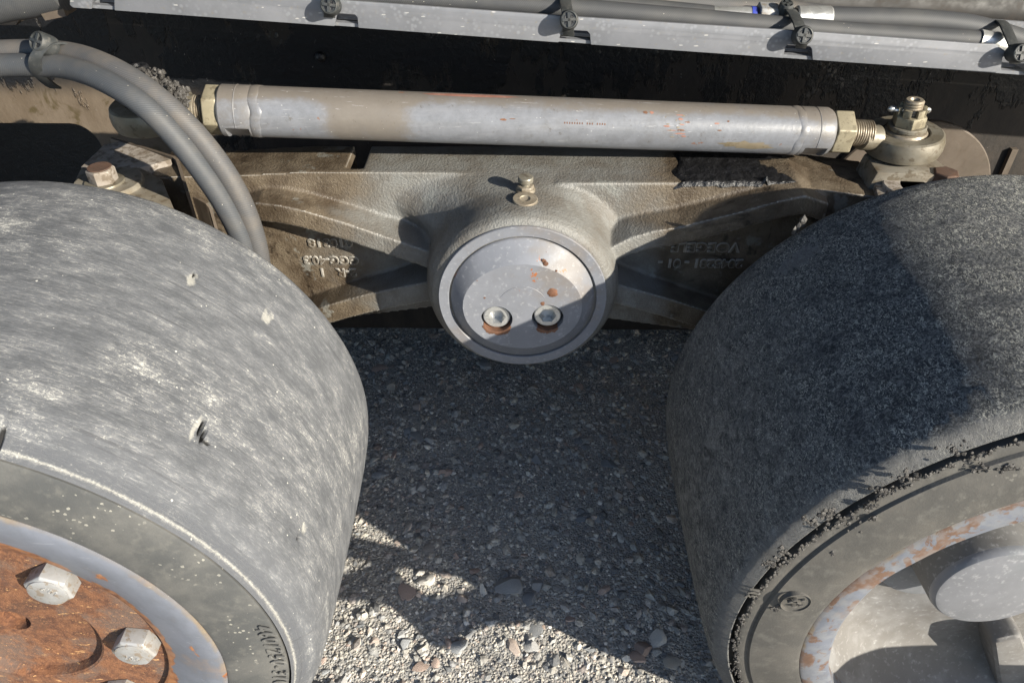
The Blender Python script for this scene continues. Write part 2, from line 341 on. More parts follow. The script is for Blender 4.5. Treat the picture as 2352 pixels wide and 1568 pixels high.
def m_hose(name, base=(.050, .054, .060), dust=(.105, .098, .088), tw=1.0, k=.4):
    g = G(name); u = g.xyz(g.co('UV'))
    ph = g.op('ADD', g.op('MULTIPLY', u[0], 900), g.op('MULTIPLY', u[1], 34.0*tw))
    s = g.op('SINE', g.op('MULTIPLY', ph, 2*math.pi*.62)); n = g.noise(g.co(), 35, 4, .6); n2 = g.noise(g.co(), 170, 3)
    c = g.mix(g.mr(s, -.6, .8), tuple(q*.88 for q in base), tuple(q*1.14 for q in base))
    c = g.mix(g.op('MULTIPLY', g.mr(n, .4, .7), k), c, dust)
    v = g.mr(g.vor(g.co(), 240), .06, .1, 1, 0); c = g.mix(g.op('MULTIPLY', v, g.mr(n2, .55, .6)), c, (.45, .42, .36))
    return g.fin(c, .62, 0, g.bump(g.op('ADD', g.op('MULTIPLY', s, .5), g.op('MULTIPLY', n2, .5)), .15, .0005), .4)
def m_metal(name, a, b, rough=.4, metal=.6, sc_=80, dirt=(.05, .04, .03), amt=.5, thr=.55):
    g = G(name); o = g.co(); n = g.noise(o, sc_, 5, .65); n2 = g.noise(o, sc_*3.5, 4, .65)
    c = g.mix(g.mr(n, .3, .7), a, b); c = g.mix(g.op('MULTIPLY', g.mr(n2, thr, thr+.1), amt), c, dirt)
    return g.fin(c, g.mr(n2, .3, .7, rough*.8, min(1, rough*1.35)), metal, g.bump(n2, .25, .0005))
def m_galv(name):
    g = G(name); o = g.co(); n = g.noise(o, 25, 5, .6); n2 = g.noise(o, 190, 4, .6); v = g.vor(o, 230)
    c = g.mix(g.mr(n, .3, .7), (.19, .196, .214), (.15, .156, .17)); c = g.mix(g.op('MULTIPLY', g.mr(v, .15, .5, 1, 0), g.mr(n, .42, .6, 0, .35)), c, (.30, .31, .335))
    c = g.mix(g.op('MULTIPLY', g.mr(n2, .6, .7), .5), c, (.2, .18, .15)); c = g.mix(g.op('MULTIPLY', g.fleck(g.co('Object', (.45, 1, 1.6)), 330, .24, .14), .7), c, (.48, .47, .45))
    return g.fin(c, .45, .15, g.bump(n2, .15, .0005))
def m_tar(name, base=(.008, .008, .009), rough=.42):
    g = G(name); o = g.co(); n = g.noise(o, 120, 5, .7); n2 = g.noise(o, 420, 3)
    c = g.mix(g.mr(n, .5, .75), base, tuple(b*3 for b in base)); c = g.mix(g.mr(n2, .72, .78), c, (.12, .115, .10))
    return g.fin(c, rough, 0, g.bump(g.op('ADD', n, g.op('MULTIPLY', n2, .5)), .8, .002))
def m_plate(name):
    g = G(name); o = g.co(); s = g.xyz(o); n = g.noise(o, 8, 6, .62); n2 = g.noise(g.co('Object', (1, 1, .35)), 30, 6, .68); n3 = g.noise(o, 220, 4)
    brown = g.mix(g.mr(n2, .3, .7), (.125, .098, .072), (.085, .063, .042)); brown = g.mix(g.mr(g.noise(o, 26, 4, .7, .8), .56, .68), brown, (.06, .045, .022))
    dark = g.mix(g.mr(n2, .35, .7), (.019, .017, .0155), (.042, .034, .028))
    tar = g.mr(g.op('ADD', n2, g.op('ADD', g.op('MULTIPLY', g.op('SUBTRACT', n, .5), .8), g.mr(s[2], .03, .15, -.12, .16))), .52, .58)
    bmk = g.op('MULTIPLY', g.mr(s[0], -.33, -.41), g.mr(s[2], .115, .09)); c = g.mix(bmk, dark, brown); c = g.mix(g.op('MULTIPLY', tar, g.mr(bmk, 0, 1, 1, .06)), c, (.005, .0055, .007))
    h = g.op('ADD', g.op('MULTIPLY', g.mul(tar, tar), g.op('ADD', .8, g.noise(o, 140, 4, .7))), g.op('MULTIPLY', n3, .25))
    c = g.mix(g.mr(n3, .72, .76), c, (.16, .15, .14))
    return g.fin(c, g.mr(tar, 0, 1, .7, .5), 0, g.bump(h, .6, .003), .3)

M = dict(
 paint=m_rod('tie_rod_paint'), hubpaint=m_paint('hub_paint', (.175, .183, .205), dirtamt=.45, rust=.45), boss=m_paint('boss_paint', (.165, .169, .182), dirt=(.085, .13, .12), dirtamt=.15, flecks=True),
 hubcast=m_paint('hub_cast_paint', (.20, .195, .18), dirt=(.15, .125, .095), dirtamt=.6, rough=.5),
 cast=m_cast('cast_iron'), rust=m_rust('rusty_steel'), rim=m_rim('rim_paint', .26), rim2=m_rim('chipped_rim_paint', .0, .10, 1),
 rubL=m_rubber_left(), rubR=m_rubber_right(), ring=m_ring('ring_rubber'), ring2=m_ring('ring_rubber_brown', (.088, .083, .075), (.062, .060, .056), .15),
 hose=m_hose('hose_rubber'), hose2=m_hose('hose_rubber_dusty', (.066, .066, .068), (.125, .107, .088), 1, .5), hose3=m_hose('hose_dark', (.046, .048, .052), (.085, .083, .078), 1, .35),
 zinc=m_metal('yellow_zinc', (.30, .265, .185), (.21, .185, .13), .5, .3, 45, (.10, .08, .05), .6, .5), steel=m_metal('bright_steel', (.62, .63, .62), (.5, .5, .49), .35, .75, 60, amt=.3), bolt=m_metal('galvanised_bolt', (.33, .335, .34), (.25, .24, .225), .5, .3, 60, (.20, .155, .11), .75, .52),
 oily=m_metal('oily_steel', (.21, .195, .16), (.14, .12, .085), .45, .35, 40, (.06, .042, .022), .6), thread=m_metal('thread_steel', (.32, .28, .22), (.22, .18, .13), .45, .45, 90),
 rusty=m_metal('rusty_bolt', (.165, .075, .04), (.10, .05, .03), .7, .1, 80, (.05, .03, .02), .4), tar=m_tar('tar'), crumbs=m_tar('tar_crumbs', (.04, .037, .034), .6), plate=m_plate('frame_plate'),
 galv=m_galv('galvanised_sheet'), black=m_metal('black_plastic', (.026, .029, .030), (.042, .044, .044), .5, 0, 60, (.10, .095, .085), .4, .55), blue=m_metal('blue_plastic', (.03, .05, .3), (.04, .06, .35), .4, 0),
 pipe=m_metal('dark_pipe', (.014, .011, .009), (.006, .0055, .0055), .55, 0, 12, (.03, .021, .014), .5), brown=m_metal('brown_steel', (.105, .083, .064), (.075, .058, .043), .6, .1, 26, (.075, .06, .042), .5),
 oldcast=m_paint('old_cast', (.185, .182, .178), dirt=(.105, .096, .086), dirtamt=.6, rough=.6), block=m_metal('greasy_block', (.27, .25, .21), (.18, .15, .11), .42, .25, 28, (.10, .075, .045), .7, .52), dirtplate=m_metal('dirty_plate', (.35, .32, .29), (.20, .17, .14), .5, .1, 36, (.10, .075, .05), .7, .48),
)

M['rustbolt'] = m_metal('old_rusty_bolt', (.095, .052, .034), (.062, .038, .027), .75, .05, 80, (.03, .022, .016), .4)
M['bossbody'] = m_paint('dirty_shaded_boss_paint', (.125, .122, .118), dirt=(.06, .052, .044), dirtamt=.8, rough=.65)  # dirt, plus the unlit side's shade put into the colour
M['ringtext'] = m_ring('raised_letter_rubber', (.13, .128, .12), (.09, .09, .087), 0)
# ------------------------------------------------------------------ ground
def m_ground():
    g = G('sandy_ground'); o = g.co(); n = g.noise(o, 30, 5, .65); v = g.vor(o, 380, 'Color'); n3 = g.noise(o, 500, 3)
    c = g.mix(g.mr(n, .35, .7), (.37, .36, .33), (.26, .255, .24)); vv = g.xyz(v); c = g.mix(g.op('MULTIPLY', vv[0], .55), c, g.mix(vv[1], (.16, .16, .17), (.50, .43, .36)))
    return g.fin(c, .9, 0, g.bump(g.op('ADD', g.vor(o, 380), n3), .9, .002))
def m_stone():
    g = G('gravel_stone'); a = g.attr('col'); o = g.co(); n = g.noise(o, 160, 5, .7); n2 = g.noise(o, 700, 3)
    c = g.mul(a, g.mix(g.mr(n, .3, .7), (.64, .62, .60), (1.34, 1.28, 1.18))); c = g.mix(g.mr(n2, .62, .7), c, (.42, .39, .35))
    return g.fin(c, .85, 0, g.bump(g.op('ADD', n, n2), .5, .0008))
M['ground'] = m_ground(); M['stone'] = m_stone()
def ground_h(x, y):
    return .004*mnoise.noise(Vector((x*6, y*6, 3))) + .0016*mnoise.noise(Vector((x*30, y*30, 1)))
gx = np.concatenate([[-60, -12, -3], np.linspace(-.6, 1.5, 260), [3, 12, 60]]); gy = np.concatenate([[-60, -12, -3], np.linspace(-.5, 1.3, 230), [3, 12, 60]])
GV = []; nx, ny = len(gx), len(gy)
for yy in gy:
    for xx in gx:
        ins = -.6 <= xx <= 1.5 and -.5 <= yy <= 1.3
        GV.append((xx, yy, (ground_h(xx, yy)-.004) if ins else -.004))
GF = [[j*nx+i, j*nx+i+1, (j+1)*nx+i+1, (j+1)*nx+i] for j in range(ny-1) for i in range(nx-1)]
ground = tag(mk('ground', GV, GF, M['ground'], None, 80), kind='structure')
ground['label'] = 'compacted sandy gravel ground under the machine'
bm = bmesh.new(); bmesh.ops.create_icosphere(bm, subdivisions=1, radius=1); ICO_V = np.array([v.co[:] for v in bm.verts]); ICO_F = np.array([[v.index for v in f.verts] for f in bm.faces]); bm.free()
bm = bmesh.new(); bmesh.ops.create_icosphere(bm, subdivisions=2, radius=1); ICO2_V = np.array([v.co[:] for v in bm.verts]); ICO2_F = [[v.index for v in f.verts] for f in bm.faces]; bm.free()
STONE_COLS = 1.45*np.array([(.13, .142, .16), (.19, .205, .225), (.255, .262, .27), (.09, .098, .11), (.27, .215, .195), (.29, .25, .23), (.29, .28, .26), (.22, .21, .20), (.42, .42, .41), (.24, .19, .17)])
FINE_COLS = np.array([(.50, .485, .45), (.40, .395, .375), (.32, .325, .33), (.46, .39, .35), (.22, .23, .245), (.66, .65, .63), (.13, .138, .15)])
def fine_cols(n): return FINE_COLS[rng.choice(7, n, p=[.26, .22, .18, .06, .14, .06, .08])]*rng.uniform(.8, 1.15, (n, 1))
def stone_cols(n): return STONE_COLS[rng.choice(len(STONE_COLS), n, p=[.20, .22, .16, .10, .04, .04, .11, .07, .04, .02])]*rng.uniform(.8, 1.2, (n, 1))
def scatter(n, s0, s1, region):
    x = rng.uniform(region[0], region[1], n); y = rng.uniform(region[2], region[3], n)
    s = s0*(s1/s0)**(rng.random(n)**1.7)
    S = np.stack([s*rng.uniform(.75, 1.3, n), s*rng.uniform(.75, 1.3, n), s*rng.uniform(.45, .8, n)], 1)
    V = ICO_V[None]*(1+rng.uniform(-.34, .30, (n, 12, 1)))*S[:, None]
    t = rng.uniform(0, 6.28, n); tx = rng.normal(0, .3, n); c, s_ = np.cos(t), np.sin(t)
    X = V[..., 0]*c[:, None]-V[..., 1]*s_[:, None]; Y = V[..., 0]*s_[:, None]+V[..., 1]*c[:, None]; Z = V[..., 2]+X*tx[:, None]
    gz = np.array([ground_h(a, b) for a, b in zip(x, y)])-.004+S[:, 2]*rng.uniform(-.45, .15, n)
    return np.stack([X+x[:, None], Y+y[:, None], Z+gz[:, None]], 2).reshape(-1, 3), n
A1, n1 = scatter(75000, .0009, .0024, (-.05, .85, -.12, .75)); A2, n2 = scatter(8000, .0024, .0068, (-.1, .9, -.12, .95))
A3, n3_ = scatter(9000, .0028, .0075, (-1.1, 2.0, -1.2, 1.3)); A1 = np.concatenate([A1, A3]); n1 += n3_
FV = np.concatenate([A1, A2]); FF = (ICO_F[None]+12*np.arange(n1+n2)[:, None, None]).reshape(-1, 3); FC = np.repeat(np.concatenate([fine_cols(n1), .5*stone_cols(n2)+.5*fine_cols(n2)]), 12, 0)
mk('gravel', FV, FF, M['stone'], ground, flat=True, col=FC)['kind'] = 'stuff'
protos = []
for k in range(26):
    V = ICO2_V.copy()
    for _ in range(14):      # chop facets
        d = rng.normal(size=3); d /= np.linalg.norm(d); h = rng.uniform(.45, .8); e = V@d-h; V -= np.clip(e, 0, None)[:, None]*d
    V *= np.array([1, rng.uniform(.55, .95), rng.uniform(.3, .5)])
    protos.append(mk('stone', V, ICO2_F, M['stone'], ground, angle=22, col=stone_cols(1)))
spots = [(1192, 1130, .0105, 5), (985, 1005, .009, 2), (870, 1085, .013, 1), (935, 985, .010, 1), (1480, 1480, .014, 9), (1465, 1505, .010, 4), (1165, 1340, .018, 1), (1215, 1365, .012, 0), (1110, 1350, .010, 8), (1090, 1305, .007, 4), (1130, 1205, .010, 2), (905, 1040, .008, 4), (1030, 1470, .009, 4), (1180, 1480, .012, 5), (1000, 1520, .008, 4), (1060, 1365, .009, 5), (1220, 1480, .011, 2), (930, 1470, .011, 1), (975, 1325, .012, 8), (1390, 1350, .010, 4), (1340, 1180, .012, 0), (1400, 1060, .013, 0), (1240, 960, .009, 7)]
k = 0
for (u, v, s, ci) in spots:
    p = at(u, v, z=.002); o = protos[k] if k < len(protos) else dup(protos[k % 26], ground)
    o.location = (p[0], p[1], ground_h(p[0], p[1])-.0030-s*.02); o.scale = (s, s, s); o.rotation_euler = (random.uniform(-.25, .25), random.uniform(-.25, .25), random.uniform(0, 6.28)); k += 1
    a = o.data.color_attributes['col']; c = np.ones((len(o.data.vertices), 4), np.float32); c[:, :3] = STONE_COLS[ci]; a.data.foreach_set('color', c.ravel())
while k < 190:
    x, y = random.uniform(.1, .62), random.uniform(-.02, .66); s = .0050*(3.2**(random.random()**2.2))
    o = protos[k] if k < 26 else dup(protos[k % 26], ground)
    o.location = (x, y, ground_h(x, y)-.0034-s*.10); o.scale = (s, s, s); o.rotation_euler = (random.uniform(-.3, .3), random.uniform(-.3, .3), random.uniform(0, 6.28)); k += 1

# ------------------------------------------------------------------ wheels
def tyre_mesh(c, seed, rough, scars, right=False):
    """solid rubber tyre, axis along y; local y = 0 is the outer sidewall plane"""
    prof = [(.2142, -.0026), (.2152, -.0032), (.2180, -.0012), (.2206, .0008), (.2230, .0028), (.2246, .0062), (.2260, .0120)] if right else [(.2090, -.0056), (.2099, -.0046), (.2106, -.0014), (.2120, -.0006), (.2162, .0022), (.2204, .0046), (.2236, .0078)]
    for y in np.linspace(.0225, .232, 70): prof.append((float(np.interp(y, [.02, .035, .06, .10, .17, .2, .225, .24], [.2266, .2277, .2284, .2287, .2284, .2277, .2262, .2232])), float(y)))
    prof += [(.2243, .2365), (.2215, .2415), (.217, .246), (.209, .2495), (.19, .250), (.155, .249)]
    seg = 900; n = len(prof); V = np.zeros((seg, n, 3)); UV = np.zeros((seg, n, 2)); C = np.zeros((seg, n, 3))
    arc = np.concatenate([[0], np.cumsum([math.dist(prof[i], prof[i-1]) for i in range(1, n)])])
    rr = np.array([p[0] for p in prof]); yy = np.array([p[1] for p in prof])
    th = np.linspace(0, 2*math.pi, seg, endpoint=False)
    D = np.zeros((seg, n))
    for j, t in enumerate(th):
        for i in range(n):
            q = Vector((math.cos(t)*.23, yy[i], math.sin(t)*.23+seed))
            d = .0003*mnoise.noise(q*14) + 0
            if right and 3 <= i <= 7: d += .0004*mnoise.noise(q*200)
            D[j, i] = d*(1 if i < n-4 else 0)*(1 if i > 0 else .2)
    C[:, :5, 1] = 1.0
    if right: C[:, 4:6, 0] = .45; C[:, :, 2] = ss(R(128), R(165), th)[:, None]*(1-ss(R(185), R(215), th))[:, None]  # paler left flank: bounced light put into the vertex colour
    if not right: C[:, 6, 1] = .6; C[:, 2, 0] = .8; C[:, 2, 1] = 0; C[:, 3, 0] = .35
    for (kind, t0, y0, wt, wy, dep) in scars:       # (kind, angle, y, half sizes in metres, depth)
        dt = (th-t0+math.pi) % (2*math.pi)-math.pi
        a = dt[:, None]*.228/wt; b = (yy[None]-y0)/wy; wob = np.array([[mnoise.noise(Vector((t*55, y*170, seed))) for y in yy] for t in th])*.9 *(1 if kind != 'slit' else .7)
        r2 = a*a+b*b+wob; msk = np.clip(1.15-r2, 0, 1)*.8; on = (np.abs(a) < 2) & (np.abs(b) < 2)
        msk = msk*on
        if kind == 'pale': C[..., 0] = np.maximum(C[..., 0], np.clip(msk*1.4, 0, 1)); D -= msk*dep
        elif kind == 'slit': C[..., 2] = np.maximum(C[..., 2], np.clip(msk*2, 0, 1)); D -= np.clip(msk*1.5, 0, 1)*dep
        elif kind == 'lump': D += msk*dep
    RR = rr[None]+D
    V[..., 0] = np.cos(th)[:, None]*RR+c[0]; V[..., 1] = yy[None]+c[1]; V[..., 2] = np.sin(th)[:, None]*RR+c[2]
    UV[..., 0] = th[:, None]*.228; UV[..., 1] = arc[None]
    F = [[j*n+i, ((j+1) % seg)*n+i, ((j+1) % seg)*n+i+1, j*n+i+1] for j in range(seg) for i in range(n-1)]
    return V.reshape(-1, 3), F, UV.reshape(-1, 2), C.reshape(-1, 3)
def cyl_at(u, v, c, r=.2285):
    d = (u-1176)/FPX*AX_R-(v-784)/FPX*AX_U+AX_F; o = CAM-np.array(c); a = d[0]**2+d[2]**2; b = o[0]*d[0]+o[2]*d[2]; cc = o[0]**2+o[2]**2-r*r
    t = (-b-math.sqrt(max(0, b*b-a*cc)))/a; P = CAM+t*d; return math.atan2(P[2]-c[2], P[0]-c[0]), P[1]-c[1]
LC = (0., 0., .23); RC = (.731, .0175, .23)
def sc_at(kind, u, v, wt, wy, dep, c): t, y = cyl_at(u, v, c); return (kind, t, y, wt, wy, dep)
scL = [sc_at('pale', 449, 982, .0022, .012, .0006, LC), sc_at('slit', 463, 980, .0008, .007, .005, LC), sc_at('slit', 468, 1000, .0008, .006, .005, LC), sc_at('slit', 476, 1014, .003, .0010, .003, LC), sc_at('pale', 440, 640, .005, .009, .001, LC), sc_at('slit', 448, 628, .0010, .003, .003, LC), sc_at('pale', 615, 728, .005, .010, .0004, LC),
       sc_at('slit', 690, 1232, .0020, .003, .005, LC), sc_at('slit', 646, 1268, .0009, .0045, .004, LC), sc_at('pale', 700, 1215, .004, .006, .001, LC), sc_at('slit', 5, 970, .002, .004, .004, LC)]
scR = [sc_at('pale', 1840, 585, .016, .013, .0006, RC), sc_at('pale', 1810, 605, .012, .01, .0005, RC)]
wheelL = thing('solid_rubber_wheel', LC, 'pale scuffed rubber wheel with grey rim and rusty bolted centre', 'wheel', 'solid rubber wheels of the front bogie')
V, F, UV, C = tyre_mesh(LC, 0, .25, scL); tyL = mk('tyre', V, F, M['rubL'], wheelL, 40, UV, C)
wheelR = thing('solid_rubber_wheel', RC, 'dark crumbly rubber wheel with open chipped rim and tar crumbs', 'wheel', 'solid rubber wheels of the front bogie')
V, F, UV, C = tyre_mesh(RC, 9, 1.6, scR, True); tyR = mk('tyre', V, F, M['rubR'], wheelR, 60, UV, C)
for wob, c, mt, dk in ((wheelL, LC, M['ring'], 0), (wheelR, RC, M['ring2'], 1)):
    ro, rs, oy = (.2096, .2143, 0) if dk else (.2076, .2091, -.0022)
    pr = [(.15, .02), (.1666, .02), (.1666, -.0112), (.1695, -.0120), (.186, -.0100), (ro-.0092, -.0070+oy*.6), (ro-.0082, -.0056+.0010*dk+oy), (ro-.0025, -.0046+oy), (ro-.0004, -.0034+oy), (ro, .012), (rs, .0125), (rs, -.001)]
    V, F = revolve(pr, c, (0, 1, 0), 256); mk('sidewall_ring', V, F, mt, wob, 40)
# left: rim, rusty plate, bolts
prf = [(.158, .03, 0), (.1662, .03, 0), (.1662, -.0114, 0), (.1636, -.0130, 0), (.150, -.0120, .2), (.1185, -.0034, 1), (.1165, -.0020, 1), (.1162, .008, 1)]
seg = 256; V = []; n_ = len(prf)
for j in range(seg):
    t = 2*math.pi*j/seg
    for (r_, y_, k_) in prf: V.append((LC[0]+.006*k_+math.cos(t)*r_, LC[1]+y_, LC[2]-.001*k_+math.sin(t)*r_))
F = [[j*n_+i, ((j+1) % seg)*n_+i, ((j+1) % seg)*n_+i+1, j*n_+i+1] for j in range(seg) for i in range(n_-1)]
V, F = bm_out(bm_of(V, F)); mk('rim', V, F, M['rim'], wheelL, 40)
V, F = revolve([(0, .03), (.1168, .03), (.1168, .0025), (0, .0025)], (.006, 0, .229), (0, 1, 0), 160); hub = mk('hub_plate', V, F, M['rust'], wheelL, 40)
cut(hub, [revolve([(0, -.02), (.0604, -.02), (.0604, .0027), (.0590, .0034), (.0566, .0100), (.0550, .0105), (0, .0105)], (.0172, 0, .2305), (0, 1, 0), 128)])
cut(hub, [revolve([(0, .004), (.0118, .004), (.0112, .018), (0, .019)], (.0150, 0, .2335), (0, 1, 0), 48)])
def bolt_mesh(r, h, mark=None):
    V, F = ngon_prism((0, 0, 0), (0, -1, 0), r, h, 6, R(14), .0022); V, F = bevel(V, F, .0006, 2, 20)
    e = revolve([(r*.80, h-.0002), (r*.80, h+.0006), (r*.76, h+.0009), (0, h+.0009)], (0, 0, 0), (0, -1, 0), 32)
    TV, TF = text_mesh('10.9', .0062, .0006, .0001); T = ([(-q[0]*-1, -(h+.0009)-q[2], q[1]-.004) for q in TV], TF)
    return join((V, F), e, T)
BV, BF = bolt_mesh(.0150, .0122)
b0 = None; angs = [45.8, -1.4, -48, -94, -134, -176, 140, 98]
for k, a in enumerate(angs):
    loc = Vector((.006+.099*math.cos(R(a)), .0023, -.001+.099*math.sin(R(a))))
    if b0 is None: b0 = mk('wheel_bolt', [tuple(np.array(v)+np.array(LC)) for v in BV], BF, M['bolt'], wheelL, 30); o = b0
    else: o = dup(b0, wheelL)
    o.location = loc; o.rotation_euler = (0, R(-a*3+20*k), 0)
# raised size lettering around the left ring, bead of yellow filler
def ring_text(s, parent, c, r, a0, step, size, mat, y, name, squeeze=.7):
    for k, ch in enumerate(s):
        if ch == ' ': continue
        TV, TF = text_mesh(ch, size, .0009, .0001); a = a0-step*k
        er = np.array([math.cos(a), 0, math.sin(a)]); et = np.array([math.sin(a), 0, -math.cos(a)])     # up = outward, reading clockwise
        W = [np.array(c)+er*(r+p[1])+et*p[0]*squeeze+np.array([0, y-p[2], 0]) for p in TV]
        mk(name, W, TF, mat, parent, 40)
p4 = at(604, 1437, y=-.0072); a4 = math.atan2(p4[2]-.23, p4[0]); p3 = at(620, 1548, y=-.0072); a3 = math.atan2(p3[2]-.23, p3[0])
ring_text('460/250-310', wheelL, LC, math.hypot(p4[0], p4[2]-.23), a4, (a4-a3)/9, .0155, M['ringtext'], -.0092, 'size_character', .78)
p = at(1727, 1362, y=.012); ring_text('3N', wheelR, RC, math.hypot(p[0]-RC[0], p[2]-.23), math.atan2(p[2]-.23, p[0]-RC[0])+.012, .028, .010, M['ring2'], -.0062, 'raised_character')
p = at(1822, 1366, y=.012); pr_ = np.array([p[0], RC[1]-.0114, p[2]])
V, F = revolve([(.0094, .003), (.0095, -.0003), (.0098, -.0003), (.0100, .003)], pr_, (0, 1, 0), 40); mk('mould_stamp', V, F, M['ring2'], wheelR, 40)
for (dx, dz, a_) in ((-.004, .001, .5), (-.001, .003, .2), (.002, .0, -.3), (.004, .003, .4), (.0, -.004, 0), (.004, -.003, .2)):
    V, F = bevel(*box(-.0016, .0016, -.0005, .002, -.0006, .0006), .0004); ca, sa = math.cos(a_), math.sin(a_)
    mk('stamp_mark', [pr_+np.array([dx+v[0]*ca-v[2]*sa, v[1], dz+v[0]*sa+v[2]*ca]) for v in V], F, M['ring2'], wheelR)
# right: open rim and dished hub with protruding bosses
seg = 220; V = []; F = []
for j in range(seg):
    t = 2*math.pi*j/seg; w_ = .0014*math.sin(5*t+.7)+.0012*mnoise.noise(Vector((math.cos(t)*6, math.sin(t)*6, 4)))
    for (r_, y_) in ((.1655, .03), (.1662, -.0108), (.1640, -.0122), (.1490+w_, -.0115), (.1462+w_, -.0095), (.1452+w_, .012), (.150, .02)):
        V.append((RC[0]+math.cos(t)*r_, RC[1]+y_, RC[2]+math.sin(t)*r_))
F = [[j*7+i, ((j+1) % seg)*7+i, ((j+1) % seg)*7+i+1, j*7+i+1] for j in range(seg) for i in range(6)]
V, F = bm_out(bm_of(V, F)); mk('rim', V, F, M['rim2'], wheelR, 40)
V, F = revolve([(.1500, .006), (.1450, .012), (.138, .028), (.126, .044), (.105, .052), (.075, .048), (.045, .040), (0, .036)], RC, (0, 1, 0), 160); mk('hub_dish', V, F, M['oldcast'], wheelR, 40)
bc = at(2293, 1356, y=.016)
V, F = revolve([(0, 0), (.036, 0), (.0385, .0008), (.0402, .0032), (.0408, .006), (.0425, .038), (.046, .043), (.0475, .075)], (bc[0], .016, bc[2]), (0, 1, 0), 96); mk('boss', V, F, M['boss'], wheelR, 30)
V, F = revolve([(.0405, .0055), (.0411, .0065), (.0428, .038), (.0463, .043), (.0478, .075)], (bc[0], .016, bc[2]), (0, 1, 0), 96); mk('boss_body', V, F, M['bossbody'], wheelR, 30)
b2 = at(2163, 1288, y=.056)
V, F = revolve([(0, 0), (.040, 0), (.043, .001), (.0440, .003), (.0445, .03)], (b2[0], .056, b2[2]), (0, 1, 0), 96); mk('boss_flange', V, F, M['boss'], wheelR, 30)
q0 = at(2225, 1400, y=.062); q1 = at(2330, 1560, y=.05)
for k, (a, b_, wd) in enumerate((((2300, 1440), (2352, 1640), .022), ((1935, 1400), (1935, 1560), .006))):
    P0 = at(*a, y=.05); P1 = at(*b_, y=.05); dv = P1-P0; nv = np.array([-dv[2], 0, dv[0]]); nv /= np.linalg.norm(nv)
    if k == 0:
        poly = [P0-nv*wd*.5, P0+nv*wd*.5, P1+nv*wd*.9, P1-nv*wd*.9]; V, F = bevel(*prism([(p[0], .040, p[2]) for p in poly], (0, .05, 0)), .006, 3); mk('web_rib', V, F, M['oldcast'], wheelR)
# tar crumbs stuck along the groove and ring of the right wheel
cr = []
def crumbs_at(u, v, n, spread, s0=.0006, s1=.0017):
    for _ in range(int(n*1.8)):
        p = at(u+rng.normal(0, spread), v+rng.normal(0, spread*.6), y=RC[1]-.0080); cr.append((p, rng.uniform(s0, s1)))
for a in np.linspace(R(88), R(205), 520):
    if rng.random() < .75:
        r_ = .2098+rng.normal(0, .0014); cr.append((np.array([RC[0]+math.cos(a)*r_, RC[1]-.0045, RC[2]+math.sin(a)*r_]), rng.uniform(.0005, .0015)))
for a_ in [(1900, 1178, 22, 12), (1860, 1195, 10, 8), (2000, 1160, 8, 10), (2030, 1130, 14, 12), (1770, 1290, 16, 10), (1800, 1270, 8, 12), (1913, 1290, 12, 4), (1912, 1270, 6, 4), (1916, 1310, 5, 4), (1780, 1398, 8, 7), (1810, 1388, 6, 7), (1838, 1376, 6, 5), (2250, 1070, 10, 12), (2320, 1075, 14, 10), (2080, 1092, 12, 12), (2200, 1040, 10, 20), (2160, 1165, 4, 4), (2005, 1190, 5, 6), (2300, 1110, 8, 14), (1950, 1200, 6, 14)]: crumbs_at(*a_)
CV = []; CF = []
for p, s in cr:
    b = len(CV); d = 1+rng.uniform(-.35, .35, (12, 1)); CV += [tuple(q) for q in p+ICO_V*d*s*np.array([1, .8, 1])]; CF += (ICO_F+b).tolist()
o = mk('tar_crumb', CV, CF, M['crumbs'], wheelR, flat=True); o['kind'] = 'stuff'
# torn rubber flake at the far edge of the right tyre
for (u, v, s) in ((1846, 512, .0055), (1836, 522, .004), (1828, 530, .0045)):
    t, y = cyl_at(u, v+6, RC); p = np.array([RC[0]+math.cos(t)*.231, RC[1]+min(y, .238), RC[2]+math.sin(t)*.231])
    mk('torn_flake', p+ICO_V*(1+rng.uniform(-.3, .3, (12, 1)))*s*np.array([.5, .6, 1.1]), ICO_F, M['crumbs'], wheelR, flat=True)

